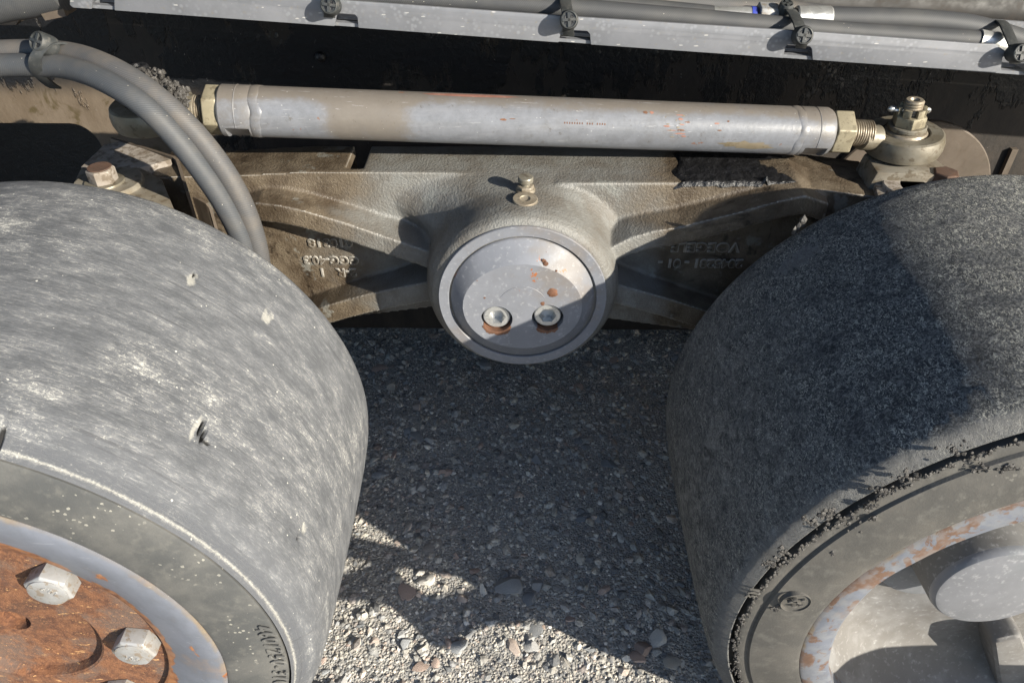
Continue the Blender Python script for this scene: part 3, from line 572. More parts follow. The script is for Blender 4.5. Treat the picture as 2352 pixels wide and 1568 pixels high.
# ------------------------------------------------------------------ pivoting axle beam
XC = .369; axle = thing('axle_beam', (XC, .43, .30), 'cast axle beam with ribs and round grey pivot hub between wheels', 'axle beam')
HC = at(1200, 690, y=.28); HZ = float(HC[2]); HX = float(HC[0])
def casting():
    parts = []
    # web plate: outline in x-z, behind the ribs
    tl = at(520, 402, y=.364); tc = at(700, 397, y=.364); trr = at(1745, 399, y=.364)
    ztop = lambda x: float(np.interp(x, [.0, tl[0], tc[0], XC, trr[0], .74], [tl[2]-.004, tl[2]-.002, tc[2], .398, trr[2], trr[2]-.02]))
    xs = np.linspace(.02, .70, 60)
    zb = lambda x: float(np.interp(x, [.0, .15, XC, .59, .74], [.235, .225, .26, .225, .235]))
    poly = [(x, .366, ztop(x)) for x in xs]+[(x, .366, zb(x)) for x in xs[::-1]]
    parts.append(prism(poly, (0, .008, 0)))
    xa, xb = float(at(793, 388, y=.372)[0]), float(at(843, 352, y=.40)[0])
    for lo_, hi_ in ((.02, xa), (xb, .70)):
        xr = np.linspace(lo_, hi_, 40); parts.append(prism([(x, .373, ztop(x)) for x in xr]+[(x, .373, zb(x)) for x in xr[::-1]], (0, .05, 0)))
    xs = np.linspace(HX+.03, .70, 40); parts.append(prism([(x, .346, ztop(x)) for x in xs]+[(x, .346, zb(x)) for x in xs[::-1]], (0, .04, 0)))
    # ribs: profile swept along image-measured crest lines
    def rib(crest, yf, yb, hh, back=.015):
        V = []; n = len(crest)
        for (u, v, yy) in crest:
            p = at(u, v, y=yy); V += [(p[0], yy, p[2]), (p[0], .39, p[2]+.005), (p[0], .39, p[2]-hh-.004), (p[0], yy, p[2]-hh)]
        F = [[3, 2, 1, 0], [4*n-4, 4*n-3, 4*n-2, 4*n-1]]
        for i in range(n-1):
            for k in range(4): F.append([i*4+k, i*4+(k+1) % 4, i*4+4+(k+1) % 4, i*4+4+k])
        return bm_out(bm_of(V, F))
    f = lambda L: [(u, v, .338+d) for u, v, d in L]
    parts.append(rib(f([(535, 474, .012), (592, 466, .003), (640, 472, 0), (700, 485, -.001), (800, 515, -.002), (880, 543, -.004), (935, 561, -.008), (985, 578, -.016), (1060, 600, -.03)]), 0, 0, .0195))
    parts.append(rib(f([(1330, 600, -.04), (1410, 566, -.030), (1450, 546, -.026), (1500, 532, -.024), (1570, 520, -.023), (1690, 490, -.022), (1790, 462, -.020), (1850, 450, -.014), (1905, 468, -.004)]), 0, 0, .0185))
    parts.append(rib(f([(690, 724, 0), (751, 702, 0), (823, 681, -.001), (900, 664, -.004), (971, 650, -.012), (1050, 640, -.03)]), 0, 0, .0225))
    parts.append(rib(f([(1330, 640, -.04), (1420, 654, -.028), (1500, 676, -.022), (1580, 700, -.02), (1660, 726, -.02)]), 0, 0, .0225))
    # bell housing lofted along y
    ys = [.2830, .2865, .293, .304, .318, .332, .341, .349, .356, .362, .367, .372, .39, .425]
    Rr = [.0765, .0815, .0855, .0882, .0892, .0892, .0892, .0892, .0895, .0905, .094, .10, .10, .10]
    aa = [.0765, .0815, .0855, .0882, .0895, .0905, .0935, .0985, .107, .120, .140, .17, .20, .20]
    bb = [.0765, .0808, .0828, .0834, .0836, .0832, .0834, .0836, .0838, .084, .0842, .0845, .085, .085]
    V = []; seg = 96
    for y, r0, a, b in zip(ys, Rr, aa, bb):
        cz = HZ-(y-.2865)*.02
        for k in range(seg):
            t = 2*math.pi*k/seg; ct, st = math.cos(t), math.sin(t)
            if st > 0:
                n_ = 2.0+1.1*float(ss(.32, .37, y)); rse = (abs(ct/a)**n_+abs(st/b)**n_)**(-1/n_)
                wgt = float(ss(R(6), R(26), min(t, math.pi-t))); r = r0+(rse-r0)*wgt
            else: r = r0
            V.append((HX+r*ct, y, cz+r*st))
    F = [list(range(seg))[::-1], [(len(ys)-1)*seg+k for k in range(seg)]]
    for i in range(len(ys)-1):
        for k in range(seg): F.append([i*seg+k, i*seg+(k+1) % seg, (i+1)*seg+(k+1) % seg, (i+1)*seg+k])
    parts.append(bm_out(bm_of(V, F)))
    return join(*parts)
V, F = casting(); co_ = mk('housing', V, F, M['cast'], axle)
rm = co_.modifiers.new('r', 'REMESH'); rm.mode = 'VOXEL'; rm.voxel_size = .0016; rm.use_smooth_shade = True
sm = co_.modifiers.new('s', 'SMOOTH'); sm.factor = .5; sm.iterations = 2
bpy.context.view_layer.update(); me = bpy.data.meshes.new_from_object(co_.evaluated_get(bpy.context.evaluated_depsgraph_get())); co_.modifiers.clear(); co_.data = me
me.polygons.foreach_set('use_smooth', [True]*len(me.polygons))
# machined ring and pivot cap
HY = .28
V, F = revolve([(.0740, .03), (.0757, .010), (.0757, .0008), (.0751, .0), (.0668, .0), (.0662, .0006), (.0662, .02)], (HX, HY, HZ), (0, 1, 0), 160); mk('hub_ring', V, F, M['hubpaint'], axle, 30)
cap_y = HY-.0100
V, F = revolve([(.060, .03), (.0640, .03), (.0645, .0095), (.0642, .0078), (.0632, .0062), (.0540, .0003), (.0534, 0), (.0225, 0), (.0222, .0003), (.0218, .0), (0, 0)], (HX, cap_y, HZ), (0, 1, 0), 160)
cap = mk('pivot_cap', V, F, M['hubpaint'], axle, 25)
bolts = [at(1141, 733, y=cap_y), at(1258, 730, y=cap_y)]
seg = 128; V = []; cp_ = [(1, .06, 0), (1, .0125, 0), (.994, .0112, 0), (.980, .0102, 0), (0, .0003, 1), (0, .0, .992), (0, 0, .5)]
for j in range(seg):
    t = 2*math.pi*j/seg; ct, st = math.cos(t), math.sin(t)
    for k_, (a_, y_, b_) in enumerate(cp_):
        if b_ == 0: r1, r2 = .0645*a_, .0645*a_
        else: r1, r2 = .0535*b_, .0465*b_
        V.append((HX+ct*r1, cap_y+y_, HZ+st*r2-(.0012*b_ if b_ else 0)))
n_ = len(cp_); F = [[j*n_+i, ((j+1) % seg)*n_+i, ((j+1) % seg)*n_+i+1, j*n_+i+1] for j in range(seg) for i in range(n_-1)]
F.append([j*n_+n_-1 for j in range(seg)]); F.append([j*n_ for j in range(seg)][::-1])
V, F = bm_out(bm_of(V, F)); cap.data = mk('tmp', V, F, M['hubpaint'], axle, 12).data; bpy.data.objects.remove(bpy.data.objects['tmp'])
cutters = [revolve([(0, -.02), (.0143, -.02), (.0143, .0165), (0, .0165)], (b[0], cap_y, b[2]), (0, 1, 0), 40) for b in bolts]
cut(cap, cutters, 12)
P = [(HX+.0218*math.cos(t), cap_y+.0002, HZ+.0218*math.sin(t)) for t in np.linspace(R(28), R(152), 30)]
V, F, _ = tube(P, .0004, 6, smooth=False); mk('turning_mark', V, F, M['hubpaint'], axle, 60)
for b in bolts:
    c = (b[0], cap_y+.0035, b[2])
    V, F = revolve([(0, .0165), (.0122, .0165), (.0122, .0009), (.0113, 0), (0, 0)], c, (0, 1, 0), 48); sb = mk('socket_bolt', V, F, M['steel'], axle, 30)
    cut(sb, [ngon_prism((c[0], c[1]-.01, c[2]), (0, 1, 0), .0081, .0185, 6, R(0))])
    # rust scab in the lower lip of the counterbore
    V = []; F = []
    for k in range(49):
        t = R(-150+k*2.5 if b is bolts[0] else -130+k*1.7); ro = .0147+.0050*math.sin(math.pi*k/48)**.6*max(0, .45+.7*mnoise.noise(Vector((k*.09, b[0]*50, 2)))+.25*mnoise.noise(Vector((k*.5, b[0]*50, 5))))
        for r_, y_ in ((.01395, .012), (.01395, -.0003), (.0150, -.0007), (ro+.0008, -.0002)): V.append((b[0]+math.cos(t)*r_, cap_y+y_, b[2]+math.sin(t)*r_))
    F = [[k*4+i, k*4+i+1, k*4+i+5, k*4+i+4] for k in range(48) for i in range(3)]; mk('rust_scab', V, F, M['rusty'], axle, 60)
for (u, v, s) in ((1252, 583, .002), (1249, 600, .0022), (1254, 606, .0023), (1270, 671, .0045), (1267, 676, .003), (1246, 697, .002), (1113, 684, .001), (1315, 646, .0016), (1278, 622, .001), (1096, 644, .0012)):
    ci = at(u, v, y=cap_y+.0005); rr_ = math.hypot(ci[0]-HX, ci[2]-HZ); yy_ = cap_y if rr_ < .046 else cap_y+max(0, rr_-.048)/.0150*.0095; p = at(u, v, y=yy_)
    mk('rust_spot', np.array([p[0], yy_, p[2]])+ICO2_V*(1+rng.uniform(-.25, .25, (len(ICO2_V), 1)))*s*np.array([1, .22, 1]), ICO2_F, M['rusty'], axle, 60)
# grease fitting and flat screw plug on top of the bell
gz = HZ+.0818
def plane_pt(u, v, z): return at(u, v, z=z)
from mathutils.bvhtree import BVHTree
bvh = BVHTree.FromPolygons([co_.matrix_world @ v.co for v in me.vertices], [list(p_.vertices) for p_ in me.polygons])
def on_casting(u, v):
    d = Vector((u-1176)/FPX*AX_R-(v-784)/FPX*AX_U+AX_F).normalized(); l_, n_, i_, t_ = bvh.ray_cast(Vector(CAM), d); return np.array(l_), np.array(n_)
gp, gn = on_casting(1207, 437); gz = gp[2]-.0004
V, F = ngon_prism((gp[0], gp[1], gz-.002), (.0, -.05, 1), .0078, .0078, 6, .1, .001); V, F = bevel(V, F, .0005, 2); fit_ = mk('grease_fitting', V, F, M['thread'], axle)
V, F = revolve([(.0088, -.004), (.0088, .0016), (.0078, .0026), (.0, .0026)], (gp[0], gp[1], gz), (0, -.05, 1), 40); mk('flange', V, F, M['thread'], fit_, 30)
V, F = revolve([(.0040, .004), (.0040, .0080), (.0056, .0088), (.0068, .0098), (.0068, .0132), (.0062, .0142), (.001, .0146), (0, .0146)], (gp[0], gp[1]-.0003, gz), (0, -.05, 1), 40); mk('cap_button', V, F, M['oily'], fit_, 30)
pp, pn = on_casting(1206, 460); pn = pn*.6+np.array([0, -.1, .6]); pn /= np.linalg.norm(pn)
V, F = revolve([(.0110, -.006), (.0110, .0008), (.0104, .0014), (.0048, .0014), (.0044, .0004), (.0, -.0006)], tuple(pp+pn*.0006), tuple(pn), 40); mk('screw_plug', V, F, M['thread'], axle, 30)
# raised foundry lettering, standing on its head
def cast_text(s, u, v, size, y=.3662, sx=1.0, du=0):
    p = at(u, v, y=y); TV, TF = text_mesh(s, size, .0042, .0006)
    W = [(p[0]-q[0]*sx, y-q[2]+.001, p[2]-q[1]) for q in TV]
    mk('cast_lettering', W, TF, M['cast'], axle, 50)
cast_text('2-R   1', 776, 624, .0132, sx=1.05); cast_text('GGG-40.3', 760, 596, .0132, sx=1.0); cast_text('010318', 758, 556, .0128, sx=1.15)
cast_text('VOEGELE', 1620, 566, .0142, .3462, sx=1.1); cast_text('2045281 - 01 -', 1608, 603, .013, .3462, sx=1.05)
# tar smear with a raised flake; its dark film also paints in the rod's shade
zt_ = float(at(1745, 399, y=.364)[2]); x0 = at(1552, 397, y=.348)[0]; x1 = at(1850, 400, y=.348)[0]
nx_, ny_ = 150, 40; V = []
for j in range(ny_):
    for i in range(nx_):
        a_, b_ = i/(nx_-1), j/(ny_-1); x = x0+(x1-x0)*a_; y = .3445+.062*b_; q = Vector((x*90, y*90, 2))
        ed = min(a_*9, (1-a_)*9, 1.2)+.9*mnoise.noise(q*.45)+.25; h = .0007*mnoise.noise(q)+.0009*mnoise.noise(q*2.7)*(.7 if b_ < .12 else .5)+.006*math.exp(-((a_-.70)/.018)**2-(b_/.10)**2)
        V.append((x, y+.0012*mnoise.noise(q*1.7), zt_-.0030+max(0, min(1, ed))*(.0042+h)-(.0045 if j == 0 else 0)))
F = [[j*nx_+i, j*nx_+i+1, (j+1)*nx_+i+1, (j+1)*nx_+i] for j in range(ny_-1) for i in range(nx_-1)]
mk('tar_and_shade_film', V, F, M['tar'], axle, 80)

# ------------------------------------------------------------------ tie rod
eL = at(560, 255, y=.352); eR = at(1880, 302, y=.386); TD = (eR-eL)/np.linalg.norm(eR-eL)
rod = thing('tie_rod', tuple((eL+eR)/2), 'grey painted steering tie rod with locknuts across the axle', 'tie rod')
def on_rod(u):
    lo_, hi = -.6, 1.8
    for _ in range(60):
        mid = (lo_+hi)/2; P = eL+(eR-eL)*mid; dd = P-CAM; uu = 1176+FPX*(dd@AX_R)/(dd@AX_F)
        lo_, hi = (mid, hi) if uu < u else (lo_, mid)
    return eL+(eR-eL)*lo_
def rod_rev(u0, prof, seg=72): return revolve(prof, on_rod(u0), TD, seg)
L_ = lambda u0, u1: float(np.linalg.norm(on_rod(u1)-on_rod(u0)))
RT = .0212
V, F = rod_rev(592, [(0, 0), (RT-.001, 0), (RT, .001), (RT, L_(592, 1826)-.001), (RT-.001, L_(592, 1826)), (0, L_(592, 1826))], 96); mk('tube', V, F, M['paint'], rod, 30)
def sleeve(u0, u1, flat_side):
    L = L_(u0, u1); r = RT+.0002
    V, F = rod_rev(u0, [(0, -.001), (r-.0010, -.001), (r, .0004), (r, L*.46), (r+.0004, L*.48), (r, L*.50), (r, L-.003), (r-.0015, L), (0, L)], 72)
    o = mk('end_sleeve', V, F, M['paint'], rod, 30)
    # wrench flats milled into the sleeve, facing down and forward
    e1, e2, d = frame(TD); up = np.array([0, 0, 1.])-TD*TD[2]; up /= np.linalg.norm(up); fw = np.cross(up, TD); fw /= np.linalg.norm(fw)
    if fw[1] > 0: fw = -fw
    c0 = on_rod(u0)+TD*(L*.5); cuts = []
    for s in (1,):
        dn = -up*.80+fw*.60; dn /= np.linalg.norm(dn); n_ = dn*s
        c = c0+n_*(r*.84); tt = np.cross(n_, TD); h = L*.36
        P = [c-TD*h-tt*.03, c+TD*h-tt*.03, c+TD*h+tt*.03, c-TD*h+tt*.03]; v, f = prism(P, n_*.02); cuts.append((v, f))
    cut(o, cuts); return o
sleeve(514, 590, 0); sleeve(1828, 1898, 0)
for u0, sgn in ((596, 1), (1822, -1)):      # weld beads
    V = []; F = []; n_ = 60; e1, e2, d = frame(TD); c = on_rod(u0)
    for k in range(n_):
        t = 2*math.pi*k/n_; wob = .0016*math.sin(3*t+u0)+.0007*math.sin(7*t+1)+.0006*mnoise.noise(Vector((math.cos(t)*4, math.sin(t)*4, u0)))
        for j in range(7):
            a = math.pi*j/6; V.append(c+TD*(wob+.0050*math.cos(a))+(e1*math.cos(t)+e2*math.sin(t))*(RT-.0006+.0011*math.sin(a)*(1+.12*math.sin(9*t+2))))
    F = [[k*7+j, ((k+1) % n_)*7+j, ((k+1) % n_)*7+j+1, k*7+j+1] for k in range(n_) for j in range(6)]
    V, F = bm_out(bm_of(V, F)); mk('weld_bead', V, F, M['paint'], rod, 60)
def thread(u0, u1, r, name='threaded_shank'):
    L = L_(u0, u1); n_ = max(5, int(L/.0021)); pr = [(0, 0)]
    for k in range(n_): pr += [(r-.0011, L*k/n_), (r, L*(k+.35)/n_), (r, L*(k+.6)/n_), (r-.0011, L*(k+.95)/n_)]
    pr.append((0, L)); V, F = rod_rev(u0, pr, 40); return mk(name, V, F, M['thread'], rod, 25)
thread(405, 482, .0118); thread(1940, 1998, .0118)
for u0, u1, rt in ((477, 511, .25), (1902, 1944, .6)):
    V, F = ngon_prism(on_rod(u0), TD, .0208, L_(u0, u1), 6, rt, .0); V, F = bevel(V, F, .0014, 3, 40); mk('lock_nut', V, F, M['zinc'], rod)
V, F = rod_rev(509, [(0, 0), (.0165, 0), (.0165, L_(509, 515)), (0, L_(509, 515))], 40); mk('spacer', V, F, M['tar'], rod, 30)
def rod_eye(c, towards, zt, tarred=False):
    """eye ring with vertical bore, neck, pin, washers, castle nut"""
    mt = M['oily']; c = np.array(c); d = np.array(towards)-c; d[2] *= .6; d /= np.linalg.norm(d); ax = np.array([-.05, -.03, 1.]); ax /= np.linalg.norm(ax)
    V, F = revolve([(.0205, .0090), (.0216, .0098), (.0318, .0098), (.0336, .0086), (.0352, .0032), (.0352, -.0032), (.0336, -.0086), (.0318, -.0098), (.0205, -.0098), (.0205, .0090)], c, ax, 80); eye = mk('rod_eye', V, F, mt, rod, 25)
    ln = np.linalg.norm(np.array(towards)-c)
    P = [c+d*.028, c+d*.036, c+d*(ln*.72), c+d*(ln+.004)]; V, F, _ = tube(P, [.0096, .0112, .0120, .0114], 28, 30); mk('neck', V, F, mt, eye, 40)
    V, F = revolve([(.0203, .0070), (.0180, .0105), (.0135, .0118), (.0115, -.0118), (.0155, -.0115), (.0203, -.0085)], c, ax, 48); mk('ball_seat', V, F, M['thread'], eye, 30)
    V, F = revolve([(.015, .0118), (.0162, .0118), (.0168, .0126), (.0168, .0152), (.0160, .016), (0, .016)], c, ax, 48); mk('washer', V, F, M['oily'], rod, 30)
    # castle nut: hex body with six crown lobes
    V, F = ngon_prism(c+ax*.016, ax, .0148, .0100, 6, .35, .0016); body = bevel(V, F, .0008, 2); lob = []
    e1, e2, _ = frame(ax)
    for k in range(6):
        a0, a1 = R(60*k+13)+.35, R(60*k+47)+.35; P = []
        for a in np.linspace(a0, a1, 5): P.append(c+ax*.0250+(e1*math.cos(a)+e2*math.sin(a))*.0126)
        for a in np.linspace(a1, a0, 5): P.append(c+ax*.0250+(e1*math.cos(a)+e2*math.sin(a))*.0088)
        lob.append(bevel(*prism(P, ax*.0075), .0006, 2))
    nut = mk('castle_nut', *join(body, *lob), M['zinc'] if not tarred else M['tar'], rod, 30)
    pr = [(0, .018)]
    for k in range(8): pr += [(.0076, .018+.0026*k), (.0084, .0188+.0026*k), (.0084, .0196+.0026*k), (.0076, .0205+.0026*k)]
    pr += [(.0072, .0392), (.0042, .0392), (.0030, .0372), (0, .0372)]; V, F = revolve(pr, c, ax, 40); mk('pin', V, F, M['thread'] if not tarred else M['tar'], rod, 25)
    if not tarred:
        q = c+ax*.0295; V, F, _ = tube([q-e1*.016+e2*.004, q-e1*.0135+e2*.001, q, q+e1*.0142, q+e1*.0162-ax*.004+e2*.003, q+e1*.0142-ax*.006+e2*.007], .0016, 10, 30); mk('cotter_pin', V, F, M['steel'], rod)
        mk('cotter_eye', q-e1*.0165+e2*.004+ICO2_V*np.array([.0042, .0030, .0030]), ICO2_F, M['steel'], rod, 60)
    return c, ax
neckR = on_rod(1992); cR = at(2074, 322, y=.398); EYE_R = rod_eye(cR, neckR, 0)
neckL = on_rod(412); cL = on_rod(352)+np.array([0, 0, -.003]); EYE_L = rod_eye(cL, neckL, 0, True)
# crusty tar caked over the left joint
CV = []; CF = []
for (u, v, n_, sp) in ((352, 190, 60, 13), (385, 205, 50, 12), (405, 222, 70, 12), (420, 240, 30, 8), (335, 178, 40, 9)):
    for _ in range(n_*5):
        p = at(u+rng.normal(0, sp*.7), v+rng.normal(0, sp*.7), y=cL[1]+rng.normal(0, .006)-.002); b = len(CV); CV += [tuple(q) for q in p+ICO_V*(1+rng.uniform(-.35, .35, (12, 1)))*rng.uniform(.0012, .0034)]; CF += (ICO_F+b).tolist()
mk('tar_crust', CV, CF, M['crumbs'], rod, flat=True)
# reddish primer patches worn through the grey tube paint, sitting a hair proud
def rod_patch(u0, u1, t0, t1, mat, name='primer_patch', jag=.25):
    e1, e2, d = frame(TD); up = np.array([0, 0, 1.])-TD*TD[2]; up /= np.linalg.norm(up); fw = np.cross(up, TD); fw = -fw if fw[1] > 0 else fw
    a, b = on_rod(u0), on_rod(u1); V = []; n_ = 10; C0 = None
    cm = (a+b)/2; tm = (t0+t1)/2; rim_ = []
    K = 26
    for k in range(K):
        q = 2*math.pi*k/K; j = 1+random.uniform(-jag, jag); s = .5+.5*math.cos(q)*j*.98; t = tm+(t1-t0)/2*math.sin(q)*j
        P = a+(b-a)*s; V.append(P+(up*math.cos(t)+fw*math.sin(t))*(RT+.00016))
    # inner rings keep the patch on the cylinder
    rings = [V]
    for f in (.6, .2):
        rg = []
        for k in range(K):
            q = 2*math.pi*k/K; s = .5+.5*math.cos(q)*f; t = tm+(t1-t0)/2*math.sin(q)*f; P = a+(b-a)*s; rg.append(P+(up*math.cos(t)+fw*math.sin(t))*(RT+.00022))
        rings.append(rg)
    VV = [p for r_ in rings for p in r_]; F = []
    for i in range(2):
        for k in range(K): F.append([i*K+k, i*K+(k+1) % K, (i+1)*K+(k+1) % K, (i+1)*K+k])
    F.append([2*K+k for k in range(K)]); mk(name, VV, F, mat, rod, 80)
M['primer'] = m_metal('red_primer', (.24, .115, .085), (.19, .09, .065), .6, 0, 60, (.3, .22, .18), .3)
M['oilstain'] = m_metal('oil_stain', (.13, .105, .065), (.18, .15, .105), .45, 0, 50, (.09, .07, .04), .5)
rod_patch(970, 1190, R(-6), R(10), M['primer'], jag=.1)
for (u0, u1, t0, t1) in ((1463, 1474, 34, 41), (1478, 1487, 34, 41), (1510, 1525, 66, 70), (1537, 1556, 40, 43), (1541, 1552, 48, 54), (1545, 1556, 62, 65), (1540, 1558, 74, 78), (1536, 1560, 82, 86), (1556, 1568, 56, 59), (1552, 1563, 88, 92), (1518, 1540, 76, 78), (1622, 1634, 56, 60), (1650, 1656, 50, 54), (1630, 1640, 72, 75), (1145, 1160, 64, 69), (1166, 1180, 63, 65)):
    rod_patch(u0, u1, R(t0), R(t1), M['primer'] if random.random() < .5 else M['rusty'])
for k in range(17):
    if random.random() < .85: u = 1288+k*5.6; rod_patch(u, u+3, R(66), R(71), M['rusty'], 'rust_nick', .15)
for k in range(20): u = 1535+random.gauss(0, 12); a = random.uniform(30, 95); rod_patch(u, u+random.uniform(2, 12), R(a), R(a+random.uniform(1.5, 4)), M['oilstain'] if k % 2 else M['galv'], 'scratch', .3)
rod_patch(1648, 1760, R(98), R(118), M['oilstain'], 'oil_stain', .35)

# ------------------------------------------------------------------ steering knuckles with kingpin plates
def knuckle_left():
    t = thing('steering_knuckle', (.01, .36, .36), 'greasy steering knuckle with rusty capped bolt behind pale wheel', 'steering knuckle', 'steering knuckles beside the wheels')
    z = .398
    P = [at(168, 420, z=z), at(186, 384, z=z), at(322, 384, z=z), at(372, 412, z=z), at(400, 480, z=z), at(360, 520, z=z), at(170, 520, z=z)]
    mk('arm_block', *bevel(*prism(P, (0, 0, -.06)), .002, 2), M['block'], t)
    b = [at(186, 386, z=z), at(324, 386, z=z), at(330, 392, z=z)]
    P = [at(186, 384, z=z-.001), at(240, 332, z=z+.002), at(285, 324, z=z+.002), at(392, 366, z=z+.001), at(330, 384, z=z-.001)]
    V, F = prism(P, (0, 0, -.03)); mk('sloped_arm', V, F, M['dirtplate'], t)
    # folded guard plate standing along the arm: top edge catches light
    E = [at(252, 318, z=.4005), at(330, 340, z=.4005), at(396, 361, z=.400), at(404, 368, z=.399), at(426, 440, z=.392)]
    for i in range(len(E)-1):
        a, b_ = E[i], E[i+1]; dv = b_-a; nv = np.array([-dv[1], dv[0], 0]); nv = nv/np.linalg.norm(nv)*.0028
        mk('guard_plate', *prism([a, b_, b_+nv, a+nv], (0, 0, -.07)), M['brown'], t)
    E = [at(428, 447, z=.372), at(455, 458, z=.372), at(472, 468, z=.370), at(480, 478, z=.366), at(484, 492, z=.36)]
    for i in range(len(E)-1):
        a, b_ = E[i], E[i+1]; dv = b_-a; nv = np.array([-dv[1], dv[0], 0]); nv = nv/np.linalg.norm(nv)*.0026
        mk('lower_guard', *prism([a, b_, b_+nv, a+nv], (0, 0, -.06)), M['brown'], t)
    c = at(250, 424, z=z+.001); V, F = revolve([(.0, .0035), (.0285, .0035), (.0298, .0022), (.0298, -.002)], c, (0, 0, 1), 72); w0 = mk('kingpin_cap', V, F, M['block'], t, 30)
    c2 = at(241, 420, z=z+.004); V, F = revolve([(.0, .0022), (.0165, .0022), (.017, .0012), (.017, -.001)], c2, (0, 0, 1), 40); mk('washer', V, F, M['oily'], t, 30)
    V, F = ngon_prism(c2+np.array([0, 0, .002]), (0, 0, 1), .0122, .0125, 6, .5, .0022); V, F = bevel(V, F, .0006, 2, 20); hb = mk('hex_bolt', V, F, M['dirtplate'], t)
    V, F = revolve([(.0095, .0140), (.0102, .0146), (.0098, .0152), (.0, .0152)], c2+np.array([0, 0, .0005]), (0, 0, 1), 32); mk('bolt_face', V, F, M['rustbolt'], hb, 40)
    return t
knuckle_left()
def knuckle_right():
    t = thing('steering_knuckle', (.72, .38, .36), 'steering arm block with bright front edge behind dark wheel', 'steering knuckle', 'steering knuckles beside the wheels')
    z = float(cR[2])-.0135
    P = [at(1986, 352, z=z), at(2016, 396, z=z), at(2197, 404, z=z), at(2136, 352, z=z), at(2050, 335, z=z)]
    V, F = prism(P, (0, 0, -.075)); V = [np.array(v) for v in V]
    for i in range(5, 10): V[i] = V[i]+np.array([-.012, .012, 0])
    mk('arm_block', *bevel(V, F, .0022, 2), M['block'], t)
    z2 = z-.012
    P = [at(2005, 405, z=z2), at(2022, 470, z=z2), at(2230, 470, z=z2), at(2212, 405, z=z2)]
    mk('kingpin_plate', *bevel(*prism(P, (0, 0, -.05)), .0015, 2), M['dirtplate'], t)
    for (u, v, r_) in ((2080, 432, .020), (2120, 436, .021)):
        c = at(u, v, z=z2+.001); V, F = revolve([(.0, .003), (r_-.001, .003), (r_, .002), (r_, -.002)], c, (0, 0, 1), 48); mk('washer', V, F, M['dirtplate'], t, 30)
    c = at(2165, 419, z=z2+.003); V, F = ngon_prism(c, (0, 0, 1), .0118, .011, 6, .2, .002); V, F = bevel(V, F, .0006, 2, 20); mk('hex_bolt', V, F, M['rustbolt'], t)
    return t
knuckle_right()

# ------------------------------------------------------------------ machine frame
FY = .56
fr = thing('machine_frame', (.37, .58, .3), 'tar blackened steel side frame of the machine behind the axle', 'machine frame')
zb = float(at(1176, 755, y=FY)[2])
cz = float(at(100, 283, y=FY)[2]); cx = float(at(231, 330, y=FY)[0])
out = [(-1.5, FY, 1.25), (2.2, FY, 1.25), (2.2, FY, zb), (cx, FY, zb)]
rad = .028
out += [(cx, FY, cz-rad)]+[(cx-rad+rad*math.cos(a), FY, cz-rad+rad*math.sin(a)) for a in np.linspace(0, math.pi/2, 8)[1:]]
out += [(-.62, FY, cz), (-.62, FY, zb), (-1.5, FY, zb)]
V, F = prism(out[::-1], (0, .02, 0)); mk('side_plate', V, F, M['plate'], fr, 20)
mk('underbody', *box(-1.5, 2.2, FY+.30, 2.6, zb, 1.2), M['tar'], fr); mk('sky_block_deck', *box(-1.5, 2.2, .10, 2.6, 1.251, 1.30), M['tar'], fr)  # the overhead deck is unseen, added to cut sky fill
mk('sky_block_skirt', *box(-1.5, 2.2, .10, .12, 1.0, 1.25), M['tar'], fr)  # unseen front edge of the added sky-blocking overhang
mk('sun_block_plate', *bevel(*box(.985, 1.005, .13, FY-.001, zb, .30), .003), M['tar'], fr)  # unseen plate added to keep sun off the ground behind the hub
c = at(2065, 455, y=FY); V, F = revolve([(0, 0), (.0985, 0), (.100, .0015), (.100, .0085)], (c[0], FY-.0085, c[2]), (0, 1, 0), 120); mk('brown_disc', V, F, M['brown'], fr, 30)  # round brown disc set on the plate
p = at(736, 131, y=FY); mk('rivet', p+ICO2_V*np.array([.0062, .005, .0062]), ICO2_F, M['tar'], fr, 60)
for (u0, v0, u1, v1, wd) in ((2330, 342, 2338, 410, .006),):
    a, b_ = at(u0, v0, y=FY-.004), at(u1, v1, y=FY-.004); mk('weld_strip', *box(a[0]-.003, a[0]+.004, FY-.006, FY+.001, b_[2]-.03, a[2]), M['brown'], fr)
mk('bracket_tab', *prism([at(0, 48, y=.54), at(44, 47, y=.54), at(36, 58, y=.54), at(0, 58, y=.54)], (0, .03, 0)), M['brown'], fr)
CV = []; CF = []       # thick tar lumps on the plate
for (u, v, n_, sx, sy, s) in ((1580, 150, 200, 22, 38, .0035), (1590, 205, 60, 16, 14, .003), (640, 82, 90, 60, 10, .004), (1080, 86, 120, 90, 8, .004), (1880, 205, 40, 14, 12, .004), (1905, 180, 30, 22, 12, .004), (1250, 110, 30, 60, 8, .0035), (2010, 190, 30, 50, 25, .004), (1500, 120, 60, 60, 8, .004), (1960, 150, 40, 80, 14, .004), (505, 110, 20, 4, 22, .0035), (2100, 190, 30, 60, 20, .0035)):
    for _ in range(int(n_*.8)):
        p = at(u+rng.normal(0, sx), v+rng.normal(0, sy), y=FY+.0005); b = len(CV); CV += [tuple(q) for q in p+ICO_V*(1+rng.uniform(-.35, .35, (12, 1)))*rng.uniform(.25, .8)*s*np.array([1.4, .22, 1.7])]; CF += (ICO_F+b).tolist()
o = mk('tar_lump', CV, CF, M['tar'], fr, 60); o['kind'] = 'stuff'

